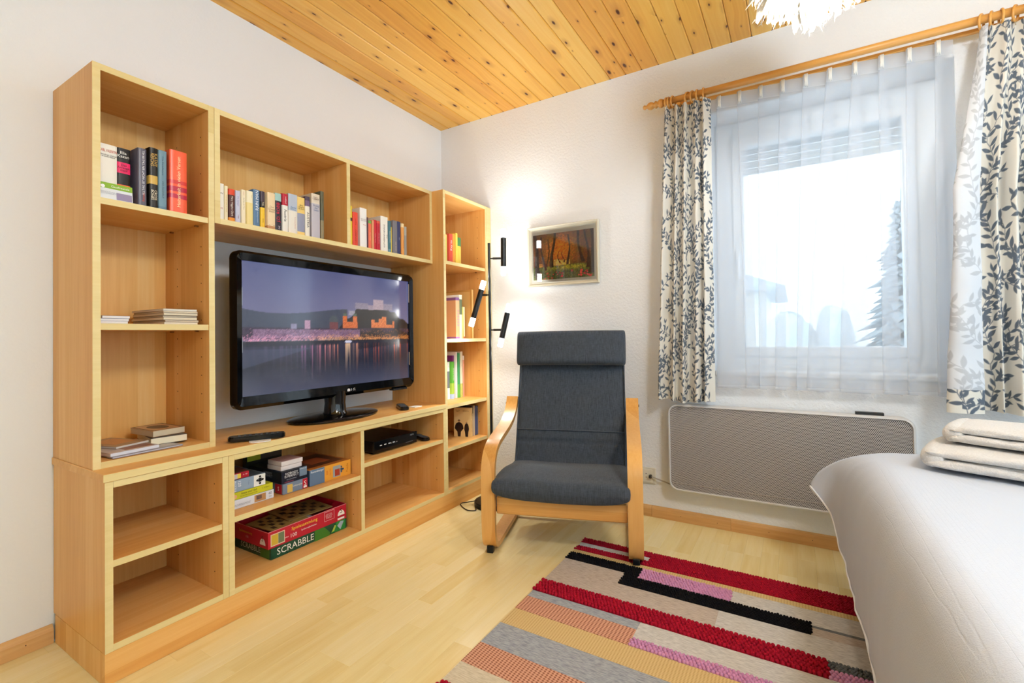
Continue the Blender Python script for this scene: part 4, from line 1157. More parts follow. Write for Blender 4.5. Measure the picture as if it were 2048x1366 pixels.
def pillow(path, W, H, k=5., endp=9., sag=0., groove=(), nw=36, taper=None):
    n = len(path); vs = []
    for i, (u, z) in enumerate(path):
        t = i / (n - 1)
        a = path[max(0, i - 1)]; b = path[min(n - 1, i + 1)]
        du, dz = b[0] - a[0], b[1] - a[1]
        l = math.hypot(du, dz); nu, nz = -dz / l, du / l
        e_ = max(0.0, 1 - abs(2 * t - 1) ** endp) ** (1 / 2.2)
        h = H * (.05 + .95 * e_)
        w = W * (.965 + .035 * e_) * (taper(t) if taper else 1)
        for g0, gw, ga in groove:
            h *= 1 - ga * math.exp(-((t - g0) / gw) ** 2)
        for q in range(nw):
            an = 2 * PI * q / nw
            c, s = math.cos(an), math.sin(an)
            x = w * math.copysign(abs(c) ** (2 / k), c)
            y = h * math.copysign(abs(s) ** (2 / k * 1.3), s)
            y -= sag * (1 - (x / w) ** 2)
            vs.append((x, u + nu * y, z + nz * y))
    fs = [((i + 1) * nw + q, (i + 1) * nw + (q + 1) % nw, i * nw + (q + 1) % nw, i * nw + q) for i in range(n - 1) for q in range(nw)]
    fs += [tuple(range(nw)), tuple((n - 1) * nw + q for q in reversed(range(nw)))]
    return M().add(vs, fs)
seat_p = smooth_path([(-.018, .296), (.03, .300), (.10, .304), (.2, .300), (.3, .286), (.385, .276), (.43, .282)], 8)
obj('seat_cushion', pillow(seat_p, .292, .047, 5, 14, .012), FAB, ch, True, local=True)
back_p = smooth_path([(.405, .275), (.427, .32), (.455, .41), (.49, .52), (.53, .65), (.575, .80), (.61, .925)], 9)
bc = obj('back_cushion', pillow(back_p, .279, .036, 6, 16, .004, groove=((.315, .012, .38),), taper=lambda t: 1.02 - .04 * t), FAB, ch, True, local=True)
for s in (-1, 1):
    pts = []
    for (u, z) in back_p[2:-2:2]:
        pts.append((s * .273, u - .030, z + .010))
    obj('piping', M().tube(pts, .0035, 6), FAB, bc, True, local=True)
obj('seam', M().tube([(-.272, .4365, .462), (-.1, .4335, .463), (.1, .4335, .463), (.272, .4365, .462)], .0032, 6), FAB, bc, True, local=True)
head_p = smooth_path([(.497, .790), (.503, .82), (.513, .87), (.522, .93), (.529, .968)], 8)
obj('headrest', pillow(head_p, .284, .048, 4.5, 5, -.006), FAB, ch, True, local=True)

# ================================================================== FLOOR LAMP
def bulb_mat():
    t = NT('lit_opal_bulb')
    return t.p(color=(1, .95, .88), rough=.4, emit=LAMP_C, emit_s=LAMP_W / (PI * .0054))
BULB = bulb_mat()
LB = P('#131314', .35, .5)
fl_ = thing('floor_lamp', 'slim black floor lamp with three double-ended lit tubes beside the corner bookcase', 'floor lamp', (-.272, -.563, 0))
obj('base', M().lathe([(.098, .0005), (.102, .003), (.102, .024), (.098, .028), (.012, .030), (.010, .034)], 40), LB, fl_, local=True, auto=40)
obj('pole', M().tube([(0, 0, .03), (0, 0, 1.478)], .0075, 12), LB, fl_, local=True, auto=40)
rh = Vector((.5156, -.8569, 0)); up = Vector((0, 0, 1))
arms = [(1.390, .081, (.083, 1.557), (.080, 1.293)), (1.184, -.045, (-.031, 1.263), (-.108, 1.006)), (.985, .083, (.111, 1.131), (.054, .888))]
for za, oa, (t0, zt), (t1, zb) in arms:
    ta, tb = rh * t0 + up * zt, rh * t1 + up * zb
    d = (tb - ta).normalized()
    # where the arm meets the tube
    k = (za - zt) / (zb - zt)
    mid = ta + (tb - ta) * k
    a_ = obj('arm', M().tube([(0, 0, za), mid], .0042, 8).tube([rh * (mid.dot(rh) * .25) + up * za, rh * (mid.dot(rh) * .8) + up * za], .0062, 8), LB, fl_, local=True, auto=40)
    tube = obj('tube', M().tube([ta + d * .050, tb - d * .050], .0155, 16), LB, fl_, local=True, auto=40)
    for p, q in ((ta, d), (tb, -d)):
        b_ = M().lathe([(.0125, 0), (.015, .003), (.015, .051)], 16, p, q)
        obj('bulb', b_, BULB, tube, local=True, auto=40)
        L = bpy.data.lights.new('tube_spot', 'SPOT')          # the tubes throw their light out along their axis
        L.energy = LAMP_SPOT_W; L.color = LAMP_C; L.spot_size = math.radians(150); L.spot_blend = 1.0; L.shadow_soft_size = .015
        lo = bpy.data.objects.new('tube_spot', L); COL.objects.link(lo); lo.parent = fl_
        lo.location = p - q * .017
        lo.rotation_euler = (-Vector(q)).to_track_quat('-Z', 'Y').to_euler()
cab = smooth_path([(-.05, .07, .028), (-.06, .13, .012), (-.075, .165, .004), (-.11, .13, .004), (-.14, .07, .004), (-.12, .03, .004), (-.085, .06, .010)], 6)
obj('cable', M().tube(cab, .0028, 6), LB, fl_, True, local=True)

# ================================================================== PICTURE
pf = thing('picture_frame', 'cream-framed print of an autumn wood with red flowers beside the floor lamp', 'picture', (-.001, -.898, 1.416), 0)
FWD = .223; FHT = .1755
prof = [(0, 0), (.012, .004), (.020, .018), (.026, .022), (.029, .016), (.029, 0)]
cr = [(FWD, FHT), (-FWD, FHT), (-FWD, -FHT), (FWD, -FHT)]
m = M(); vs = []
for (cy_, cz2) in cr:
    for (a, b) in prof:
        vs.append((-b - .004, cy_ - math.copysign(.029 - a, cy_) * 1.0, cz2 - math.copysign(.029 - a, cz2)))
np_ = len(prof)
fs = [(i * np_ + k, i * np_ + k + 1, ((i + 1) % 4) * np_ + k + 1, ((i + 1) % 4) * np_ + k) for i in range(4) for k in range(np_ - 1)]
m.add(vs, [f[::-1] for f in fs])
pf.rotation_euler = (0, -.02, 0)
pf.rotation_euler = (.005, -.012, 0)
obj('frame', m, P('#d9d2bd', .4), pf, local=True)
obj('backing', M().box(-.006, -.001, -FWD + .004, FWD - .004, -FHT + .004, FHT - .004), P('#b59a6c', .8), pf, local=True)
obj('mount', M().box(-.008, -.0065, -FWD + .02, FWD - .02, -FHT + .02, FHT - .02), P('#e9e6dc', .8), pf, local=True)
painted('print', paint_forest(), (-.0085, .192, -.138), (0, -.384, 0), (0, 0, .268), print_mat('autumn_wood_print', .5), pf, local=True)
t = NT('picture_glass')
gl = t.n('BsdfGlossy', {'Roughness': .03}); tr = t.n('BsdfTransparent')
fr = t.n('Fresnel', {'IOR': 1.5})
t.put(t.out.inputs[0], t.n('MixShader', {0: fr.outputs[0], 1: tr.outputs[0], 2: gl.outputs[0]}).outputs[0])
obj('glass', M().box(-.0122, -.0105, -FWD + .021, FWD - .021, -FHT + .021, FHT - .021), t.m, pf, local=True)

# ================================================================== WALL HEATER AND SOCKET
hy0, hy1, hz0, hz1 = -2.442, -1.490, .178, .604
hh = thing('wall_heater', 'grey perforated wall heater with rounded corners under the window', 'heater', (-.0, (hy0 + hy1) / 2, .39))
w, h = hy1 - hy0, hz1 - hz0
def ring(x, g, r): return [(x, a, b) for a, b in rrect(w + 2 * g, h + 2 * g, r, 7)]
lo_ = [ring(-.020, -.004, .04), ring(-.080, 0, .045), ring(-.089, -.004, .042), ring(-.090, -.009, .038), ring(-.084, -.011, .036)]
n = len(lo_[0])
m = M().add([p for l in lo_ for p in l], [(q * n + i, q * n + (i + 1) % n, (q + 1) * n + (i + 1) % n, (q + 1) * n + i) for q in range(4) for i in range(n)] + [tuple(range(n))])
obj('casing', m, P('#cfcdcb', .35, .45), hh, local=True, auto=40)
t = NT('perforated_metal')
x, y, z = t.xyz(t.coord())
sp_ = .0062
ry = t.math('DIVIDE', z, sp_ * .866)
row_ = t.math('FLOOR', ry)
sh = t.math('MULTIPLY', t.math('MODULO', t.math('ABSOLUTE', row_), 2.0), .5)
fx = t.math('SUBTRACT', t.math('FRACT', t.math('ADD', t.math('DIVIDE', y, sp_), sh)), .5)
fz = t.math('MULTIPLY', t.math('SUBTRACT', t.math('FRACT', ry), .5), .866)
d2_ = t.math('ADD', t.math('MULTIPLY', fx, fx), t.math('MULTIPLY', fz, fz))
hole = t.math('LESS_THAN', d2_, .125)
t.p(color=t.mix(hole, lin('#bdb7b4'), lin('#221f20')), rough=.45, spec=.3)
t.bump(t.math('SUBTRACT', 1.0, hole), .001, .4)
obj('grille', M().prism(rrect(w - .022, h - .022, .036, 7), (0, 0, 0), (0, 1, 0), (0, 0, 1), (1, 0, 0), -.084, -.080), t.m, hh, local=True)
obj('inner_ledge', M().box(-.0855, -.0845, -w / 2 + .05, w / 2 - .02, -h / 2 + .036, -h / 2 + .040), P('#8d8680', .5), hh, local=True)
obj('control_slot', M().box(-.06, -.035, -.380, -.285, h / 2 - .002, h / 2 + .010, 0, .001), P('#2c2e30', .4), hh, local=True)
for yy in (-.38, .38): obj('wall_bracket', M().box(-.022, -.0005, yy - .02, yy + .02, -.15, .15), P('#b9b7b5', .5), hh, local=True)
so = thing('wall_socket', 'cream double wall socket plate by the chair leg', 'socket', (-.0005, -1.365, .21))
obj('plate', M().box(-.010, 0, -.042, .042, -.042, .042, 0, .003), P('#dcd6c6', .4), so, local=True)
obj('insert', M().box(-.014, -.010, -.026, .030, -.034, .034, 0, .002), P('#e4decd', .4), so, local=True)
m = M()
for zz in (-.008, .010): obj('pin_hole', M().lathe([(.0025, 0), (.0025, .0006)], 10, (-.0141, .006, zz), (-1, 0, 0)), DARK, so, local=True)
obj('plug', M().box(-.034, -.0143, -.026, -.012, -.008, .010, 0, .003), P('#3a3632', .5), so, local=True)
obj('cable', M().tube(smooth_path([(-.026, -.026, .002), (-.028, -.05, -.004), (-.024, -.09, -.016), (-.03, -.118, -.022), (-.035, -.13, -.024)], 5), .0035, 8), P('#a9a39a', .5), so, True, local=True)

# ================================================================== CURTAINS
def leaf_mask(Wm, Hm, res, seed, vine=.082, leaf=.043):
    rng = np.random.default_rng(seed)
    w, h = int(Wm / res) + 1, int(Hm / res) + 1
    A = np.zeros((h, w), np.float32)
    def stamp(cx, cy, rad, fn):
        x0, x1 = max(0, int((cx - rad) / res)), min(w - 1, int((cx + rad) / res) + 1)
        y0, y1 = max(0, int((cy - rad) / res)), min(h - 1, int((cy + rad) / res) + 1)
        if x0 >= x1 or y0 >= y1: return
        X, Y = np.meshgrid(np.arange(x0, x1 + 1) * res - cx, np.arange(y0, y1 + 1) * res - cy)
        A[y0:y1 + 1, x0:x1 + 1] = np.maximum(A[y0:y1 + 1, x0:x1 + 1], fn(X, Y))
    def leaf_(bx, by, an, L):
        wd = L * rng.uniform(.15, .20)
        cx, cy = bx + math.cos(an) * L * .55, by + math.sin(an) * L * .55
        cv = rng.uniform(-.25, .25)
        def f(X, Y):
            p = (X * math.cos(an) + Y * math.sin(an)) / (L * .5)
            q = -X * math.sin(an) + Y * math.cos(an) - cv * L * .25 * (p * p)
            hw = wd * np.clip(1 - np.abs(p + .12) ** 1.8, 0, 1)
            return np.clip((hw - np.abs(q)) / res + .5, 0, 1) * (np.abs(p) < 1)
        stamp(cx, cy, L, f)
        stem(bx, by, bx + math.cos(an) * L * .2, by + math.sin(an) * L * .2, .0011)
    def stem(xa, ya, xb, yb, r=.0014):
        L = math.hypot(xb - xa, yb - ya) + 1e-6
        def f(X, Y):
            px, py = X + (xa + xb) / 2 - xa, Y + (ya + yb) / 2 - ya
            t = np.clip((px * (xb - xa) + py * (yb - ya)) / L ** 2, 0, 1)
            d = np.hypot(px - t * (xb - xa), py - t * (yb - ya))
            return np.clip((r - d) / res + .5, 0, 1)
        stamp((xa + xb) / 2, (ya + yb) / 2, L / 2 + .004, f)
    k = 0
    x = vine * .3
    while x < Wm + vine:
        y = -rng.uniform(0, .1); an = PI / 2 + rng.uniform(-.4, .4); px = x; sd = 1
        while y < Hm:
            an += rng.uniform(-.5, .5) + (PI / 2 - an) * .16 + (px - x) * 5
            nx, ny = px + math.cos(an) * .021, y + math.sin(an) * .021
            stem(px, y, nx, ny)
            leaf_(nx, ny, an + sd * rng.uniform(.65, 1.15), leaf * rng.uniform(.75, 1.1))
            if rng.random() < .25:
                leaf_(nx, ny, an - sd * rng.uniform(.6, 1.0), leaf * rng.uniform(.55, .8))
            if rng.random() < .16:
                bx, by, ba = nx, ny, an - sd * .9
                for q in range(3):
                    ex, ey = bx + math.cos(ba) * .018, by + math.sin(ba) * .018
                    stem(bx, by, ex, ey); leaf_(ex, ey, ba + (.8 if q % 2 else -.8), leaf * .75); bx, by = ex, ey
                leaf_(bx, by, ba, leaf * .8)
            sd = -sd; px, y = nx, ny
        x += vine
    return A
def curtain_mat():
    t = NT('leaf_print_cotton')
    f = t.n('VertexColor', layer_name='print').outputs[0]
    b = t.n('VertexColor', layer_name='back').outputs[0]
    bf = t.n('NewGeometry').outputs['Backfacing']
    c = t.mix(bf, f, b)
    di = t.n('BsdfDiffuse', {'Color': c}); tl = t.n('BsdfTranslucent', {'Color': c})
    t.put(t.out.inputs[0], t.n('MixShader', {0: .28, 1: di.outputs[0], 2: tl.outputs[0]}).outputs[0])
    return t.m
CURT = curtain_mat()
def cloth(name, V, F_, B_, mat, parent):
    h, w = V.shape[:2]
    me = bpy.data.meshes.new(name)
    idx = np.arange(w * h).reshape(h, w)
    F = np.stack([idx[:-1, :-1], idx[:-1, 1:], idx[1:, 1:], idx[1:, :-1]], -1).reshape(-1, 4)
    me.vertices.add(w * h); me.vertices.foreach_set('co', (V - np.array(parent.location if parent else (0, 0, 0))).reshape(-1).astype(np.float32))
    me.loops.add(F.size); me.loops.foreach_set('vertex_index', F.reshape(-1).astype(np.int32))
    me.polygons.add(len(F)); me.polygons.foreach_set('loop_start', (np.arange(len(F)) * 4).astype(np.int32))
    me.update(calc_edges=True)
    for nm, c in (('print', F_), ('back', B_)):
        if c is None: continue
        a = me.color_attributes.new(nm, 'FLOAT_COLOR', 'POINT')
        a.data.foreach_set('color', np.concatenate([c, np.ones(c.shape[:2] + (1,))], -1).reshape(-1).astype(np.float32))
    me.materials.append(mat); me.shade_smooth()
    return obj(name, me, None, parent)
def interp_path(pts, n):
    """resample a smooth plan path to n points of equal length"""
    q = np.array(smooth_path(pts, 14))
    d = np.concatenate([[0], np.cumsum(np.hypot(*np.diff(q, axis=0).T))])
    s = np.linspace(0, d[-1], n)
    return np.stack([np.interp(s, d, q[:, 0]), np.interp(s, d, q[:, 1])], -1), d[-1]
CLOTH_C, LEAF_C = np.array(lin('#ece6da')), np.array(lin('#67707c'))
def patterned_curtain(name, label, top, mid, bot, zt, zm, zb, Wm, seed, leaf, vine, hem=.06, rz=0, notch=None):
    res = .0021
    mask = leaf_mask(Wm, zt - zb, res, seed, vine, leaf)
    h, w = mask.shape
    pt, pm, pb = (interp_path(p, w)[0] for p in (top, mid, bot))
    v = np.linspace(0, 1, h)[:, None, None]      # 0 bottom, 1 top
    vm = (zm - zb) / (zt - zb)
    lo = np.clip(v / vm, 0, 1); hi = np.clip((v - vm) / (1 - vm), 0, 1)
    lo, hi = lo * lo * (3 - 2 * lo) * .5 + lo * .5, hi
    XY = np.where(v < vm, pb * (1 - lo) + pm * lo, pm * (1 - hi) + pt * hi)
    rng = np.random.default_rng(seed)
    wob = (vnoise(h, w, 9, rng) - .5) * .012 + (vnoise(h, w, 22, rng) - .5) * .004
    XY = XY.copy(); XY[..., 0] += wob
    Z = zb + (zt - zb) * np.linspace(0, 1, h)[:, None] + np.zeros((1, w))
    V = np.concatenate([XY, Z[..., None]], -1)
    V[..., 2] += (1 - v[..., 0]) * .006 * np.sin(np.linspace(0, 9, w))[None, :]
    col = CLOTH_C * (1 - mask[..., None]) + LEAF_C * mask[..., None]
    bk = np.array(lin('#dfe1e6')) * (1 - .30 * mask[..., None]) + LEAF_C * .16 * mask[..., None]
    hm = (np.linspace(0, zt - zb, h) < hem)
    m2 = np.roll(mask[:, ::-1], 37, 1)
    cuff = CLOTH_C * (1 - m2[..., None]) + LEAF_C * m2[..., None]
    bk[hm] = cuff[hm]
    e = thing(name, label, 'curtain', (-.10, float((top[0][1] + top[-1][1]) / 2), zt))
    cloth('drape', V, col, bk, CURT, e)
    return e
# the path lists are plan points (x, y); the printed side faces the room
def folds(ya, yb, n, x0, amp, sk=.35, seed=0, ph=0):
    r = random.Random(seed); out = []
    for i in range(2 * n + 1):
        t = i / (2 * n)
        y = ya + (yb - ya) * t
        a = amp * r.uniform(.6, 1.15)
        out.append((x0 - a if (i + ph) % 2 else x0 + a * .75, y + (yb - ya) / (2 * n) * sk * r.uniform(-1, 1)))
    return out
lt = folds(-1.497, -1.717, 5, -.098, .020, .3, 1)
lm_ = folds(-1.466, -1.715, 5, -.104, .027, .3, 1)
lb_ = folds(-1.441, -1.712, 5, -.106, .030, .4, 1)
lc = patterned_curtain('leaf_curtain', 'narrow white curtain with dark leaf vines hanging at the picture side of the window', lt, lm_, lb_, 2.066, 1.3, .622, .62, 4, .036, .064)
tail = lambda a, x0: [(x0 - .005, -2.690), (x0 - .005 - a, -2.722), (x0 + .012, -2.748), (x0 - a, -2.785), (x0 + .01, -2.815), (x0 - a * .9, -2.85), (x0 + .01, -2.885), (x0 - a, -2.925), (x0, -2.96)]
rt = [(-.120, -2.668), (-.120, -2.660), (-.112, -2.652), (-.095, -2.652), (-.086, -2.660), (-.084, -2.668), (-.112, -2.677)] + tail(.025, -.092)
rm = [(-.178, -2.618), (-.205, -2.585), (-.212, -2.550), (-.190, -2.546), (-.15, -2.59), (-.098, -2.648), (-.142, -2.672)] + tail(.055, -.085)
rb = [(-.185, -2.615), (-.228, -2.562), (-.232, -2.516), (-.205, -2.510), (-.15, -2.585), (-.098, -2.650), (-.15, -2.675)] + tail(.068, -.085)
rc_ = patterned_curtain('leaf_curtain', 'wide white curtain with dark leaf vines bunched near the bed, its edge turned outwards', rt, rm, rb, 2.066, 1.46, .648, .98, 9, .045, .088, hem=.085)
# rings sit on the rod and move with their curtain
def rings(par, ys, tilt):
    for i, y in enumerate(ys):
        a = tilt[i % len(tilt)]
        ax = Vector((math.sin(a) * .9, math.cos(a), math.sin(a) * .2)).normalized()
        e1 = ax.orthogonal().normalized(); e2 = ax.cross(e1)
        c = Vector((-.10, y, 2.0895))
        m = M().tube([c + (e1 * math.cos(t_) + e2 * math.sin(t_)) * .0265 for t_ in np.linspace(0, 2 * PI, 22, endpoint=False)], .0042, 8, closed=True)
        r_ = obj('ring', m, PINE_ROD, par, True)
        obj('hook', M().tube([c + Vector((0, 0, -.028)), c + Vector((.004, 0, -.036)), c + Vector((0, 0, -.042))], .0015, 5), P('#b9a98a', .4), r_)
rings(lc, (-1.517, -1.529, -1.548, -1.618, -1.640, -1.661, -1.690), (.15, .1, .25, .5, .35, .1, .05))
rings(rc_, (-2.655, -2.682, -2.708, -2.745, -2.772, -2.82, -2.87, -2.93), (.5, .4, .05, .55, .3, .2, .3, .2))
rod = thing('curtain_rod', 'round pine curtain rod with a turned finial above the window', 'curtain rod', (-.10, -2.2, 2.098))
obj('pole', M().tube([(-.10, -1.500, 2.0985), (-.10, -2.99, 2.0985)], .0155, 18), PINE_ROD, rod, True)
obj('finial', M().lathe([(.0165, 0), (.019, .004), (.021, .012), (.020, .020), (.013, .026), (.013, .030), (.0175, .034), (.0175, .040), (.011, .045), (.016, .052), (.019, .062), (.016, .074), (.009, .081), (.008, .086), (.011, .090), (.011, .096), (.006, .101)], 20, (-.10, -1.502, 2.0985), (0, 1, 0)), PINE_ROD, rod, True)
for y in (-1.575, -2.985):
    obj('bracket', M().box(-.012, 0, y - .02, y + .02, 2.06, 2.13, 0, .003).box(-.115, -.010, y - .009, y + .009, 2.062, 2.077, 0, .002), PINE_ROD, rod)
rail = thing('curtain_rail', 'flat wooden rail carrying the sheer curtain behind the round rod', 'curtain rail', (-.045, -2.2, 2.086))
obj('track', M().box(-.053, -.038, -2.97, -1.52, 2.079, 2.095, 0, .002), PINE_ROD, rail)
for y in (-1.56, -2.2, -2.95):
    obj('bracket', M().box(-.038, 0, y - .012, y + .012, 2.083, 2.092), P('#c9c4bc', .4), rail)

# sheer
def sheer_mat():
    t = NT('white_voile')
    x, y, z = t.xyz(t.coord())
    th = t.noise(t.vec(t.math('MULTIPLY', y, 900), t.math('MULTIPLY', z, 900), 0.), 1., 1)
    geo = t.n('NewGeometry')
    tr = t.n('BsdfTransparent', {'Color': (1, 1, 1, 1)})
    di = t.n('BsdfDiffuse', {'Color': lin('#e6e9ee') + (1,)})
    tl = t.n('BsdfTranslucent', {'Color': lin('#d6dae2') + (1,)})
    b = t.n('MixShader', {0: .5, 1: di.outputs[0], 2: tl.outputs[0]})
    # opacity: the hem and the header tape are doubled
    ed = t.math('MAXIMUM', t.math('GREATER_THAN', z, -.058), t.math('LESS_THAN', z, -1.372))
    op = t.math('ADD', t.math('MULTIPLY_ADD', th, .14, .29), t.math('MULTIPLY', ed, .26))
    t.put(t.out.inputs[0], t.n('MixShader', {0: op, 1: tr.outputs[0], 2: b.outputs[0]}).outputs[0])
    return t.m
sh_ = thing('sheer_curtain', 'white pleated sheer curtain hanging across the window between the leaf curtains', 'curtain', (-.045, -2.15, 2.078))
h, w = 150, 760
zt, zb = 2.0775, .690
top_c = [-1.752 - .0878 * i for i in range(10)]
bot_c = [(-1.765, .075), (-1.862, .034), (-1.910, .022), (-1.978, .032), (-2.050, .014), (-2.118, .066), (-2.247, .085), (-2.372, .050), (-2.437, .028), (-2.532, .036)]
tp, bp_ = [(-.045, -1.712)], [(-.050, -1.715)]
for c, (cb, wb) in zip(top_c, bot_c):
    wt_ = .020
    tp += [(-.040, c - wt_ * .50), (-.049, c - wt_ * .56), (-.058, c + wt_ * .50), (-.063, c + wt_ * .42), (-.060, c - wt_ * .2)]
    bp_ += [(-.040, cb - wb * .50), (-.050, cb - wb * .56), (-.066, cb + wb * .50), (-.076, cb + wb * .42), (-.070, cb - wb * .2)]
tp.append((-.045, -2.588)); bp_.append((-.055, -2.590))
pt, pb = interp_path(tp, w)[0], None
# the same stations for both ends, so that the folds stay together
def stations(pts, n):
    q = np.array(smooth_path(pts, 14)); s = np.linspace(0, len(q) - 1, n)
    return np.stack([np.interp(s, np.arange(len(q)), q[:, 0]), np.interp(s, np.arange(len(q)), q[:, 1])], -1)
pt, pb = stations(tp, w), stations(bp_, w)
vv = np.linspace(0, 1, h)[:, None, None]
k_ = vv ** 1.25
XY = pb[None] * (1 - k_) + pt[None] * k_
rng = np.random.default_rng(11)
XY[..., 0] += (vnoise(h, w, 26, rng) - .5) * .006 * (1 - vv[..., 0])
Zs = zb + (zt - zb) * vv[..., 0] + (XY[..., 0] + .05) * -.25 * (1 - vv[..., 0])
V = np.concatenate([XY, Zs[..., None]], -1)
cloth('voile', V, None, None, sheer_mat(), sh_)
for yk in top_c:
    m = M()
    for q in (-1, 0, 1):
        m.tube([(-.060, yk + q * .0045, zt + .004), (-.064, yk + q * .0030, zt - .03), (-.060, yk + q * .006, zt - .055)], [.0030, .0032, .0012], 6)
    obj('pinch_pleat', m, P('#f1efe8', .9), sh_, True)

# ================================================================== RUG
def weave(name, c0, c1, kind):
    t = NT(name)
    x, y, z = t.xyz(t.coord())
    if kind == 'line':
        f = t.noise(t.vec(t.math('MULTIPLY', x, 320), t.math('MULTIPLY', y, 40), 0), 1., 2, .6)
        c = t.ramp(f, [(.35, c0), (.6, c1)])
        t.bump(f, .0015, .5)
    else:
        s = 118. if kind == 'check' else 150.
        a = t.math('SINE', t.math('MULTIPLY', t.math('ADD', x, t.math('MULTIPLY', y, .5)), s * 3.3))
        b = t.math('SINE', t.math('MULTIPLY', t.math('SUBTRACT', t.math('MULTIPLY', y, .9), x), s * 3.3))
        f = t.math('MULTIPLY_ADD', t.math('MULTIPLY', a, b), .5, .5)
        c = t.ramp(f, [(.25, c0), (.6, c1)])
        t.bump(f, .001, .4)
    return t.p(color=c, rough=.95, spec=.05)
R_BEIGE = weave('beige_flat_weave', '#a99b90', '#c3b7ac', 'line')
R_WHITE = weave('white_flat_weave', '#b3b0ac', '#d2cfca', 'line')
R_GREY = weave('blue_grey_weave', '#858a94', '#a9adb3', 'line')
R_DGREY = weave('dark_grey_weave', '#5c6066', '#7c8085', 'line')
R_OCHRE = weave('ochre_weave', '#c0a069', '#d6bb86', 'dot')
R_SALM = weave('salmon_check_weave', '#96624c', '#d6a288', 'check')
R_CREAM = weave('cream_weave', '#c3b69c', '#d8cdb6', 'line')
C_RED, C_BLACK, C_PINK = '#a3182f', '#18171a', '#cf93bb'
rug = thing('rug', 'striped woven rug in crimson, black, ochre and grey partly under the armchair', 'rug', (-1.1, -1.8, 0))
YA, YB = -1.187, -2.30
def flat(x0, x1, y0, y1, mat):
    obj('woven_stripe', M().box(min(x0, x1), max(x0, x1), min(y0, y1), max(y0, y1), .0006, .0052, 0, .0008), mat, rug)
rr_ = random.Random(8)
def loops(name, x0, x1, y0, y1, col, r=.0052, sp=.0092, hgt=.0095, shape=(1, 1, .8)):
    """rows of raised wool loops"""
    x0, x1 = min(x0, x1), max(x0, x1); y0, y1 = min(y0, y1), max(y0, y1)
    m = M().box(x0 + .002, x1 - .002, y0 + .002, y1 - .002, .0006, .0045)
    nx = max(1, round((x1 - x0) / sp)); ny = max(1, round((y1 - y0) / sp))
    for i in range(nx):
        for j in range(ny):
            if not (j % 2 == 0 or i < nx): continue
            cx = x0 + (i + .5) * (x1 - x0) / nx + rr_.uniform(-.0012, .0012)
            cy = y0 + (j + (.25 if i % 2 else .75)) * (y1 - y0) / ny + rr_.uniform(-.0012, .0012)
            k = rr_.uniform(.85, 1.12)
            m.sphere((cx, cy, hgt - r * shape[2] * .8 + rr_.uniform(-.0008, .0008)), r * k, 7, 4, 0, shape)
    t = P(col, .95, .06)
    o = obj(name, m, t, rug, True)
    o['kind'] = 'stuff'
    return o
loops('loop_stripe', -.435, -.481, YA, -1.50, C_RED); loops('loop_stripe', -.519, -.560, YA, -1.50, C_RED)
flat(-.481, -.519, YA, -1.50, R_WHITE)
loops('loop_stripe', -.435, -.560, -1.50, YB, C_RED)
flat(-.560, -.592, YA, YB, R_OCHRE)
loops('loop_stripe', -.592, -.655, YA, -1.447, C_BLACK); loops('loop_stripe', -.592, -.746, -1.447, -1.50, C_BLACK)
loops('loop_stripe', -.592, -.674, -1.50, -1.827, C_PINK, .0062, .0110, .0105)
flat(-.592, -.674, -1.827, YB, R_WHITE)
loops('loop_stripe', -.674, -.746, -1.50, -2.068, C_BLACK)
flat(-.674, -.688, -2.068, YB, R_WHITE); flat(-.688, -.702, -2.068, YB, R_DGREY); flat(-.702, -.746, -2.068, YB, R_BEIGE)
flat(-.655, -.746, YA, -1.447, R_BEIGE); flat(-.746, -.860, YA, -1.80, R_BEIGE); flat(-.746, -.860, -1.80, YB, R_WHITE)
loops('loop_stripe', -.860, -.944, YA, -2.104, C_RED, .0074, .0128, .0135, (1, 1, 1))
loops('loop_stripe', -.860, -.902, -2.104, YB, '#6a6e74'); loops('loop_stripe', -.902, -.944, -2.104, YB, C_PINK, .0062, .0110, .011, (1, 1, 1))
flat(-.944, -.988, YA, -1.588, R_GREY); flat(-.944, -1.037, -1.588, YB, R_WHITE)
flat(-.988, -1.075, YA, -1.588, R_SALM)
loops('loop_stripe', -1.037, -1.077, -1.588, -2.15, C_PINK, .0062, .0112, .0115, (1, 1, 1)); flat(-1.037, -1.077, -2.15, YB, R_GREY)
flat(-1.076, -1.170, YA, YB, R_OCHRE)
flat(-1.170, -1.285, YA, YB, R_GREY)
flat(-1.285, -1.385, YA, YB, R_SALM)
flat(-1.385, -1.475, YA, YB, R_CREAM)
loops('loop_stripe', -1.475, -1.555, YA, YB, C_RED, .0074, .0128, .0135, (1, 1, 1))
flat(-1.555, -1.66, YA, YB, R_WHITE); flat(-1.66, -1.72, YA, YB, R_OCHRE); flat(-1.72, -1.80, YA, YB, R_GREY)

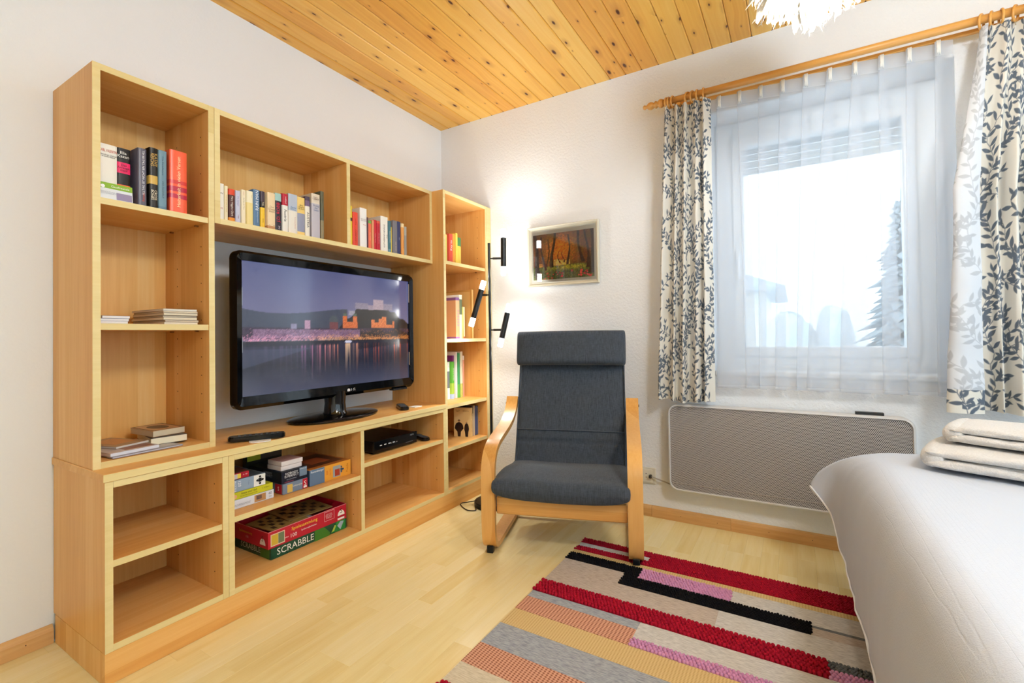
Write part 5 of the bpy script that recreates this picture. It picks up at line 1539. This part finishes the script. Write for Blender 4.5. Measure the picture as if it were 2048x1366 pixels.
# ================================================================== BED, BEDSPREAD, TOWELS
bed = thing('bed', 'single bed hidden under the white cover by the window wall', 'bed', (-1.4, -2.7, 0))
obj('frame', M().box(-2.40, -.47, -3.12, -2.27, .14, .30, 0, .01), P('#c9a878', .5), bed)
obj('mattress', M().box(-2.38, -.49, -3.10, -2.275, .30, .525, 0, .05), P('#e8e8ea', .8), bed)
for xx in (-2.32, -.56):
    for yy in (-3.05, -2.34): obj('leg', M().box(xx - .03, xx + .03, yy - .03, yy + .03, .0005, .14, 0, .004), P('#b08f5f', .5), bed)
def bed_cloth():
    t = NT('white_waffle_cover')
    x, y, z = t.xyz(t.coord())
    bx = t.n('TexBrick', {'Vector': t.vec(t.math('MULTIPLY', x, 1.), t.math('ADD', y, z), 0.), 'Scale': 26., 'Mortar Size': .012, 'Mortar Smooth': .8, 'Color1': (1, 1, 1, 1), 'Color2': (.9, .9, .9, 1), 'Mortar': (0, 0, 0, 1)})
    no = t.noise(t.coord(), 420, 2)
    wr = t.noise(t.vec(t.math('MULTIPLY', x, 5), t.math('MULTIPLY', y, 9), t.math('MULTIPLY', z, 3)), 1.6, 3)
    r_, g_, b_ = t.xyz(bx.outputs['Color'])
    f = t.math('ADD', t.math('MULTIPLY', r_, .18), t.math('ADD', t.math('MULTIPLY', no, .5), t.math('MULTIPLY', wr, 1.0)))
    t.bump(f, .003, .5)
    return t.p(color=lin('#c6cdda'), rough=.9, spec=.1, sheen=.1)
BEDC = bed_cloth()
def lerp_tab(tab, n):
    q = np.array(tab, float)
    d = np.concatenate([[0], np.cumsum(np.linalg.norm(np.diff(q[:, :3], axis=0), axis=1))])
    s = np.linspace(0, d[-1], n)
    return np.stack([np.interp(s, d, q[:, i]) for i in range(q.shape[1])], -1)
# matching stations: top edge (x,y,z) and hem (x,y,z)
st_ = [((-2.42, -2.285, .556), (-2.42, -2.185, .10)), ((-1.9, -2.285, .556), (-1.9, -2.190, .11)), ((-1.4, -2.285, .555), (-1.38, -2.183, .14)), ((-1.0, -2.285, .554), (-.98, -2.178, .175)), ((-.80, -2.285, .553), (-.72, -2.168, .185)),
       ((-.70, -2.287, .552), (-.565, -2.160, .215)), ((-.63, -2.292, .551), (-.47, -2.147, .270)), ((-.58, -2.305, .550), (-.425, -2.118, .325)), ((-.55, -2.33, .549), (-.405, -2.076, .374)), ((-.535, -2.36, .548), (-.350, -2.108, .322)),
       ((-.525, -2.40, .547), (-.335, -2.20, .303)), ((-.52, -2.48, .547), (-.335, -2.38, .302)), ((-.52, -2.7, .547), (-.335, -2.7, .30)), ((-.52, -3.14, .547), (-.335, -3.14, .30))]
n_s, n_r = 300, 42
ts = np.linspace(0, len(st_) - 1, n_s)
T_ = np.array([s[0] for s in st_]); H_ = np.array([s[1] for s in st_])
def crm(Q, t):
    i = np.clip(t.astype(int), 0, len(Q) - 2); f = (t - i)[:, None]
    p1, p2 = Q[i], Q[i + 1]; p0 = Q[np.maximum(i - 1, 0)]; p3 = Q[np.minimum(i + 2, len(Q) - 1)]
    return .5 * (2 * p1 + (p2 - p0) * f + (2 * p0 - 5 * p1 + 4 * p2 - p3) * f ** 2 + (3 * p1 - p0 - 3 * p2 + p3) * f ** 3)
TT, HH = crm(T_, ts), crm(H_, ts)
rr2 = np.linspace(0, 1, n_r)[:, None, None]
ex = np.interp(ts, [0, 5, 7, 8, 9, 11, 13], [3.2, 3.0, 2.0, 1.5, 2.0, 3.0, 3.2])[None, :, None]
ev = np.interp(ts, [0, 5, 7, 8, 9, 11, 13], [1.9, 1.8, 1.6, 1.5, 1.6, 1.8, 1.9])[None, :, None]
hz_ = 1 - (1 - rr2) ** ex
vt_ = rr2 ** ev
V1 = np.concatenate([TT[None, :, :2] + (HH - TT)[None, :, :2] * hz_, TT[None, :, 2:] + (HH - TT)[None, :, 2:] * vt_], -1)
# soft hanging folds along the side and the corner
s_ar = np.cumsum(np.concatenate([[0], np.linalg.norm(np.diff(HH, axis=0), axis=1)]))
fold = (np.sin(s_ar * 34) * .5 + np.sin(s_ar * 61 + 1.3) * .35 + np.sin(s_ar * 17 + .4) * .6)
nrm = HH[:, :2] - TT[:, :2]; nrm = nrm / np.linalg.norm(nrm, axis=1)[:, None]
amp = np.interp(ts, [0, 3, 5, 8, 10, 13], [.003, .004, .006, .004, .005, .004])
V1[..., :2] += (fold * amp)[None, :, None] * nrm[None] * (rr2 ** 1.4)
# top: from the top edge towards the far side of the bed
inn = np.stack([np.clip(TT[:, 0] - np.where(ts > 8, .55, 0), -2.42, -.47), np.where(ts > 8, TT[:, 1], -3.14), TT[:, 2] * 0 + .556], -1)
inn = np.stack([np.interp(ts, [0, 8, 13], [-2.42, -1.4, -1.4]), np.interp(ts, [0, 8, 13], [-3.14, -3.14, -3.14]), np.full(n_s, .556)], -1)
n_t = 40
q = np.linspace(1, 0, n_t)[:, None, None]
V0 = TT[None] * (1 - q) + inn[None] * q
rng = np.random.default_rng(4)
V0[..., 2] += (vnoise(n_t, n_s, 24, rng) - .5) * .006 * np.sin(np.linspace(0, PI, n_t))[:, None] * 1.2
V = np.concatenate([V0[:-1], V1], 0)
V[..., 2] += 0
bs = thing('bedspread', 'white textured bedspread draped over the bed with its corner hanging out', 'bedspread', (-1.4, -2.7, .556))
o = cloth('cover', V[:, ::-1], None, None, BEDC, bs)
sol = o.modifiers.new('thickness', 'SOLIDIFY'); sol.thickness = .004; sol.offset = 1.0
hem = [tuple(p) for p in V1[-1][::4]]
obj('hem', M().tube(hem, .0035, 6), P('#eef0f3', .9), bs, True)
# towels
def terry(name, c):
    t = NT(name)
    no = t.noise(t.coord(), 260, 3, .7)
    t.bump(no, .005, .8)
    return t.p(color=t.mix(no, lin('#cfc8c2'), lin(c)), rough=1., spec=.03, sheen=.3)
TOW = terry('white_terry', '#f3f0ec')
def towel(label, loc, rz, L, Wd, th, band, seed):
    """towel folded once: two plump layers joined by a rolled fold at the far end of local -y"""
    e = thing('folded_towel', label, 'towel', loc, rz)
    nz = np.random.default_rng(seed)
    def slab(z0, name, w, l):
        n, k = 40, 44
        wv = vnoise(n + 1, k, 10, nz) - .5
        vs = []
        for j in range(n + 1):
            v = -1 + 2 * j / n
            ey = max(0., 1 - abs(v) ** 7) ** .5
            for i in range(k):
                a = 2 * PI * i / k
                c, s_ = math.cos(a), math.sin(a)
                x = math.copysign(abs(c) ** .42, c) * (w / 2) * (.94 + .06 * ey)
                z = math.copysign(abs(s_) ** .75, s_) * (th / 2) * (.25 + .75 * ey)
                vs.append((x + wv[j, i] * .010, v * l / 2 + .006 * math.sin(x * 30 + seed), max(.0008 - z0 + z0, z0 + th / 2 + z + wv[j, i] * .006 * (1 if s_ > 0 else .3))))
        fs = [((j + 1) * k + i, (j + 1) * k + (i + 1) % k, j * k + (i + 1) % k, j * k + i) for j in range(n) for i in range(k)]
        fs += [tuple(range(k)), tuple(n * k + i for i in reversed(range(k)))]
        return obj(name, M().add(vs, [f[::-1] for f in fs]), TOW, e, True, local=True)
    slab(0.001, 'lower_layer', Wd, L)
    up_l = slab(th * .90, 'upper_layer', Wd * .985, L * .99)
    roll = []
    for k in range(15):
        t_ = k / 14
        roll.append((-Wd / 2 * .93 + Wd * .93 * t_, -L / 2 + .012, th * .95))
    obj('rolled_fold', M().tube(roll, [th * (.55 + .42 * math.sin(PI * min(1, max(0, q / 14 * .96 + .02))) ** .35) for q in range(15)], 16), TOW, e, True, local=True)
    for yb in band:
        zt_ = th * 1.90
        ring_ = [(-Wd / 2 - .0015, zt_ - th * .62), (-Wd / 2 + .001, zt_ - th * .25), (-Wd / 2 + .014, zt_ + .0025), (-Wd * .2, zt_ + .006), (Wd * .2, zt_ + .006), (Wd / 2 - .014, zt_ + .0025), (Wd / 2 - .001, zt_ - th * .25), (Wd / 2 + .0015, zt_ - th * .62)]
        k = len(ring_)
        vv_ = [(x, y, z) for y in (yb, yb + .016) for x, z in ring_]
        obj('satin_band', M().add(vv_, [(i, i + 1, k + i + 1, k + i) for i in range(k - 1)]), P('#e3dad2', .4), up_l, True, local=True)
    return e
towel('large white folded bath towel lying at the bottom of the pair on the bed', (-.700, -2.610, .5575), 2.80, .46, .27, .034, (), 2)
towel('smaller white folded towel with satin bands on top of the bath towel', (-.675, -2.630, .6245), 2.74, .40, .215, .030, (.01, .045), 5)
sw = thing('wrapped_sweet', 'tiny golden wrapped sweet lying on the upper towel', 'sweet', (-.735, -2.64, .6875))
obj('wrapper', M().sphere((0, 0, .010), .010, 10, 6, 0, (1.5, 1, .8)), P('#d9a02c', .3, .5), sw, True, local=True)
m = M()
for s in (-1, 1): m.add([(s * .014, 0, .010), (s * .026, .008, .013), (s * .027, 0, .008), (s * .026, -.008, .013)], [(0, 1, 2), (0, 2, 3)])
obj('twist', m, P('#e0b04a', .3), sw, local=True)

# ================================================================== FEATHER PENDANT
pn = thing('feather_pendant', 'round pendant lamp of white and cream feathers hanging from the pine ceiling', 'pendant lamp', (-.80, -2.13, ZC))
obj('canopy', M().lathe([(.045, -.0005), (.045, -.02), (.02, -.03)], 20), WHITE_PVC, pn, local=True, auto=40)
obj('cord', M().tube([(0, 0, -.03), (0, 0, -.14)], .003, 6), WHITE_PVC, pn, local=True)
PZ = -.19
obj('socket', M().lathe([(.02, .075), (.022, .03), (.018, .02)], 14, (0, 0, PZ)), WHITE_PVC, pn, local=True)
def feather_mat(c):
    t = NT('feather')
    di = t.n('BsdfDiffuse', {'Color': c}); tl = t.n('BsdfTranslucent', {'Color': c})
    t.put(t.out.inputs[0], t.n('MixShader', {0: .5, 1: di.outputs[0], 2: tl.outputs[0]}).outputs[0])
    return t.m
FE = [feather_mat('#f6f2e8'), feather_mat('#ecdfbf')]
m = M()
rg = random.Random(21)
for i in range(420):
    a = i * 2.39996
    ring_i = (i % 7) / 6
    el = math.radians(-38 + 76 * ring_i) + rg.uniform(-.12, .12)
    d = Vector((math.cos(a) * math.cos(el), math.sin(a) * math.cos(el), math.sin(el)))
    side_ = d.cross(Vector((0, 0, 1))).normalized()
    up_ = side_.cross(d).normalized()
    L = rg.uniform(.105, .15)
    base = d * .085
    wd = rg.uniform(.022, .036)
    tw = rg.uniform(-.6, .6)
    s1 = side_ * math.cos(tw) + up_ * math.sin(tw)
    vs = []
    K = 7
    for k in range(K + 1):
        t_ = k / K
        c = base + d * L * t_ + Vector((0, 0, -1)) * (.055 * t_ * t_) + up_ * (.012 * math.sin(t_ * 3 + i))
        w_ = wd * (math.sin(PI * min(1, t_ * .9 + .08)) ** .6)
        jag = rg.uniform(.75, 1.1)
        vs += [Vector((0, 0, PZ)) + c - s1 * w_ * jag + up_ * .006 * t_, Vector((0, 0, PZ)) + c + s1 * w_ * rg.uniform(.75, 1.1) + up_ * .006 * t_]
    m.add(vs, [(2 * k, 2 * k + 1, 2 * k + 3, 2 * k + 2) for k in range(K)], 1 if rg.random() < .3 else 0)
    # loose barbs at the tip
    tip = Vector((0, 0, PZ)) + base + d * L + Vector((0, 0, -.055))
    for q in range(7):
        dd = (d * rg.uniform(.2, 1.) + s1 * rg.uniform(-1, 1) + Vector((0, 0, -.6))).normalized()
        p0 = tip - d * rg.uniform(0, .05) + s1 * rg.uniform(-.018, .018)
        p1 = p0 + dd * rg.uniform(.012, .026)
        sd2 = dd.cross(up_).normalized() * .0022
        m.add([p0 - sd2, p0 + sd2, p1], [(0, 1, 2)], 0)
fo = obj('feathers', m, FE, pn, local=True); fo['kind'] = 'stuff'
obj('shade_core', M().sphere((0, 0, PZ), .085, 20, 12), P('#f3ead6', .8), pn, True, local=True)
t = NT('lit_pendant_bulb')
obj('bulb', M().sphere((0, 0, PZ - .165), .045, 18, 12), t.p(color=(1, .95, .88), rough=.4, emit=PENDANT_C, emit_s=PENDANT_W / (PI * .0254)), pn, True, local=True)
obj('bulb_neck', M().lathe([(.016, 0), (.016, .06)], 14, (0, 0, PZ - .132)), WHITE_PVC, pn, local=True, auto=40)

# ================================================================== FILL GLOBE (added to brighten the room, unseen behind the camera)
gb_ = thing('added_fill_globe', 'round opal fill globe added unseen behind the viewer, over the foot of the bed', 'fill light', (-2.05, -2.85, ZC))
obj('canopy', M().lathe([(.07, -.0005), (.07, -.025), (.05, -.035)], 24), WHITE_PVC, gb_, local=True, auto=40)
t = NT('opal_fill_globe')
obj('globe', M().sphere((0, 0, -.185), .16, 24, 16), t.p(color=(.95, .95, .93), rough=.3, emit=FILL_GLOBE_C, emit_s=FILL_GLOBE_W / (PI * .3217)), gb_, True, local=True)
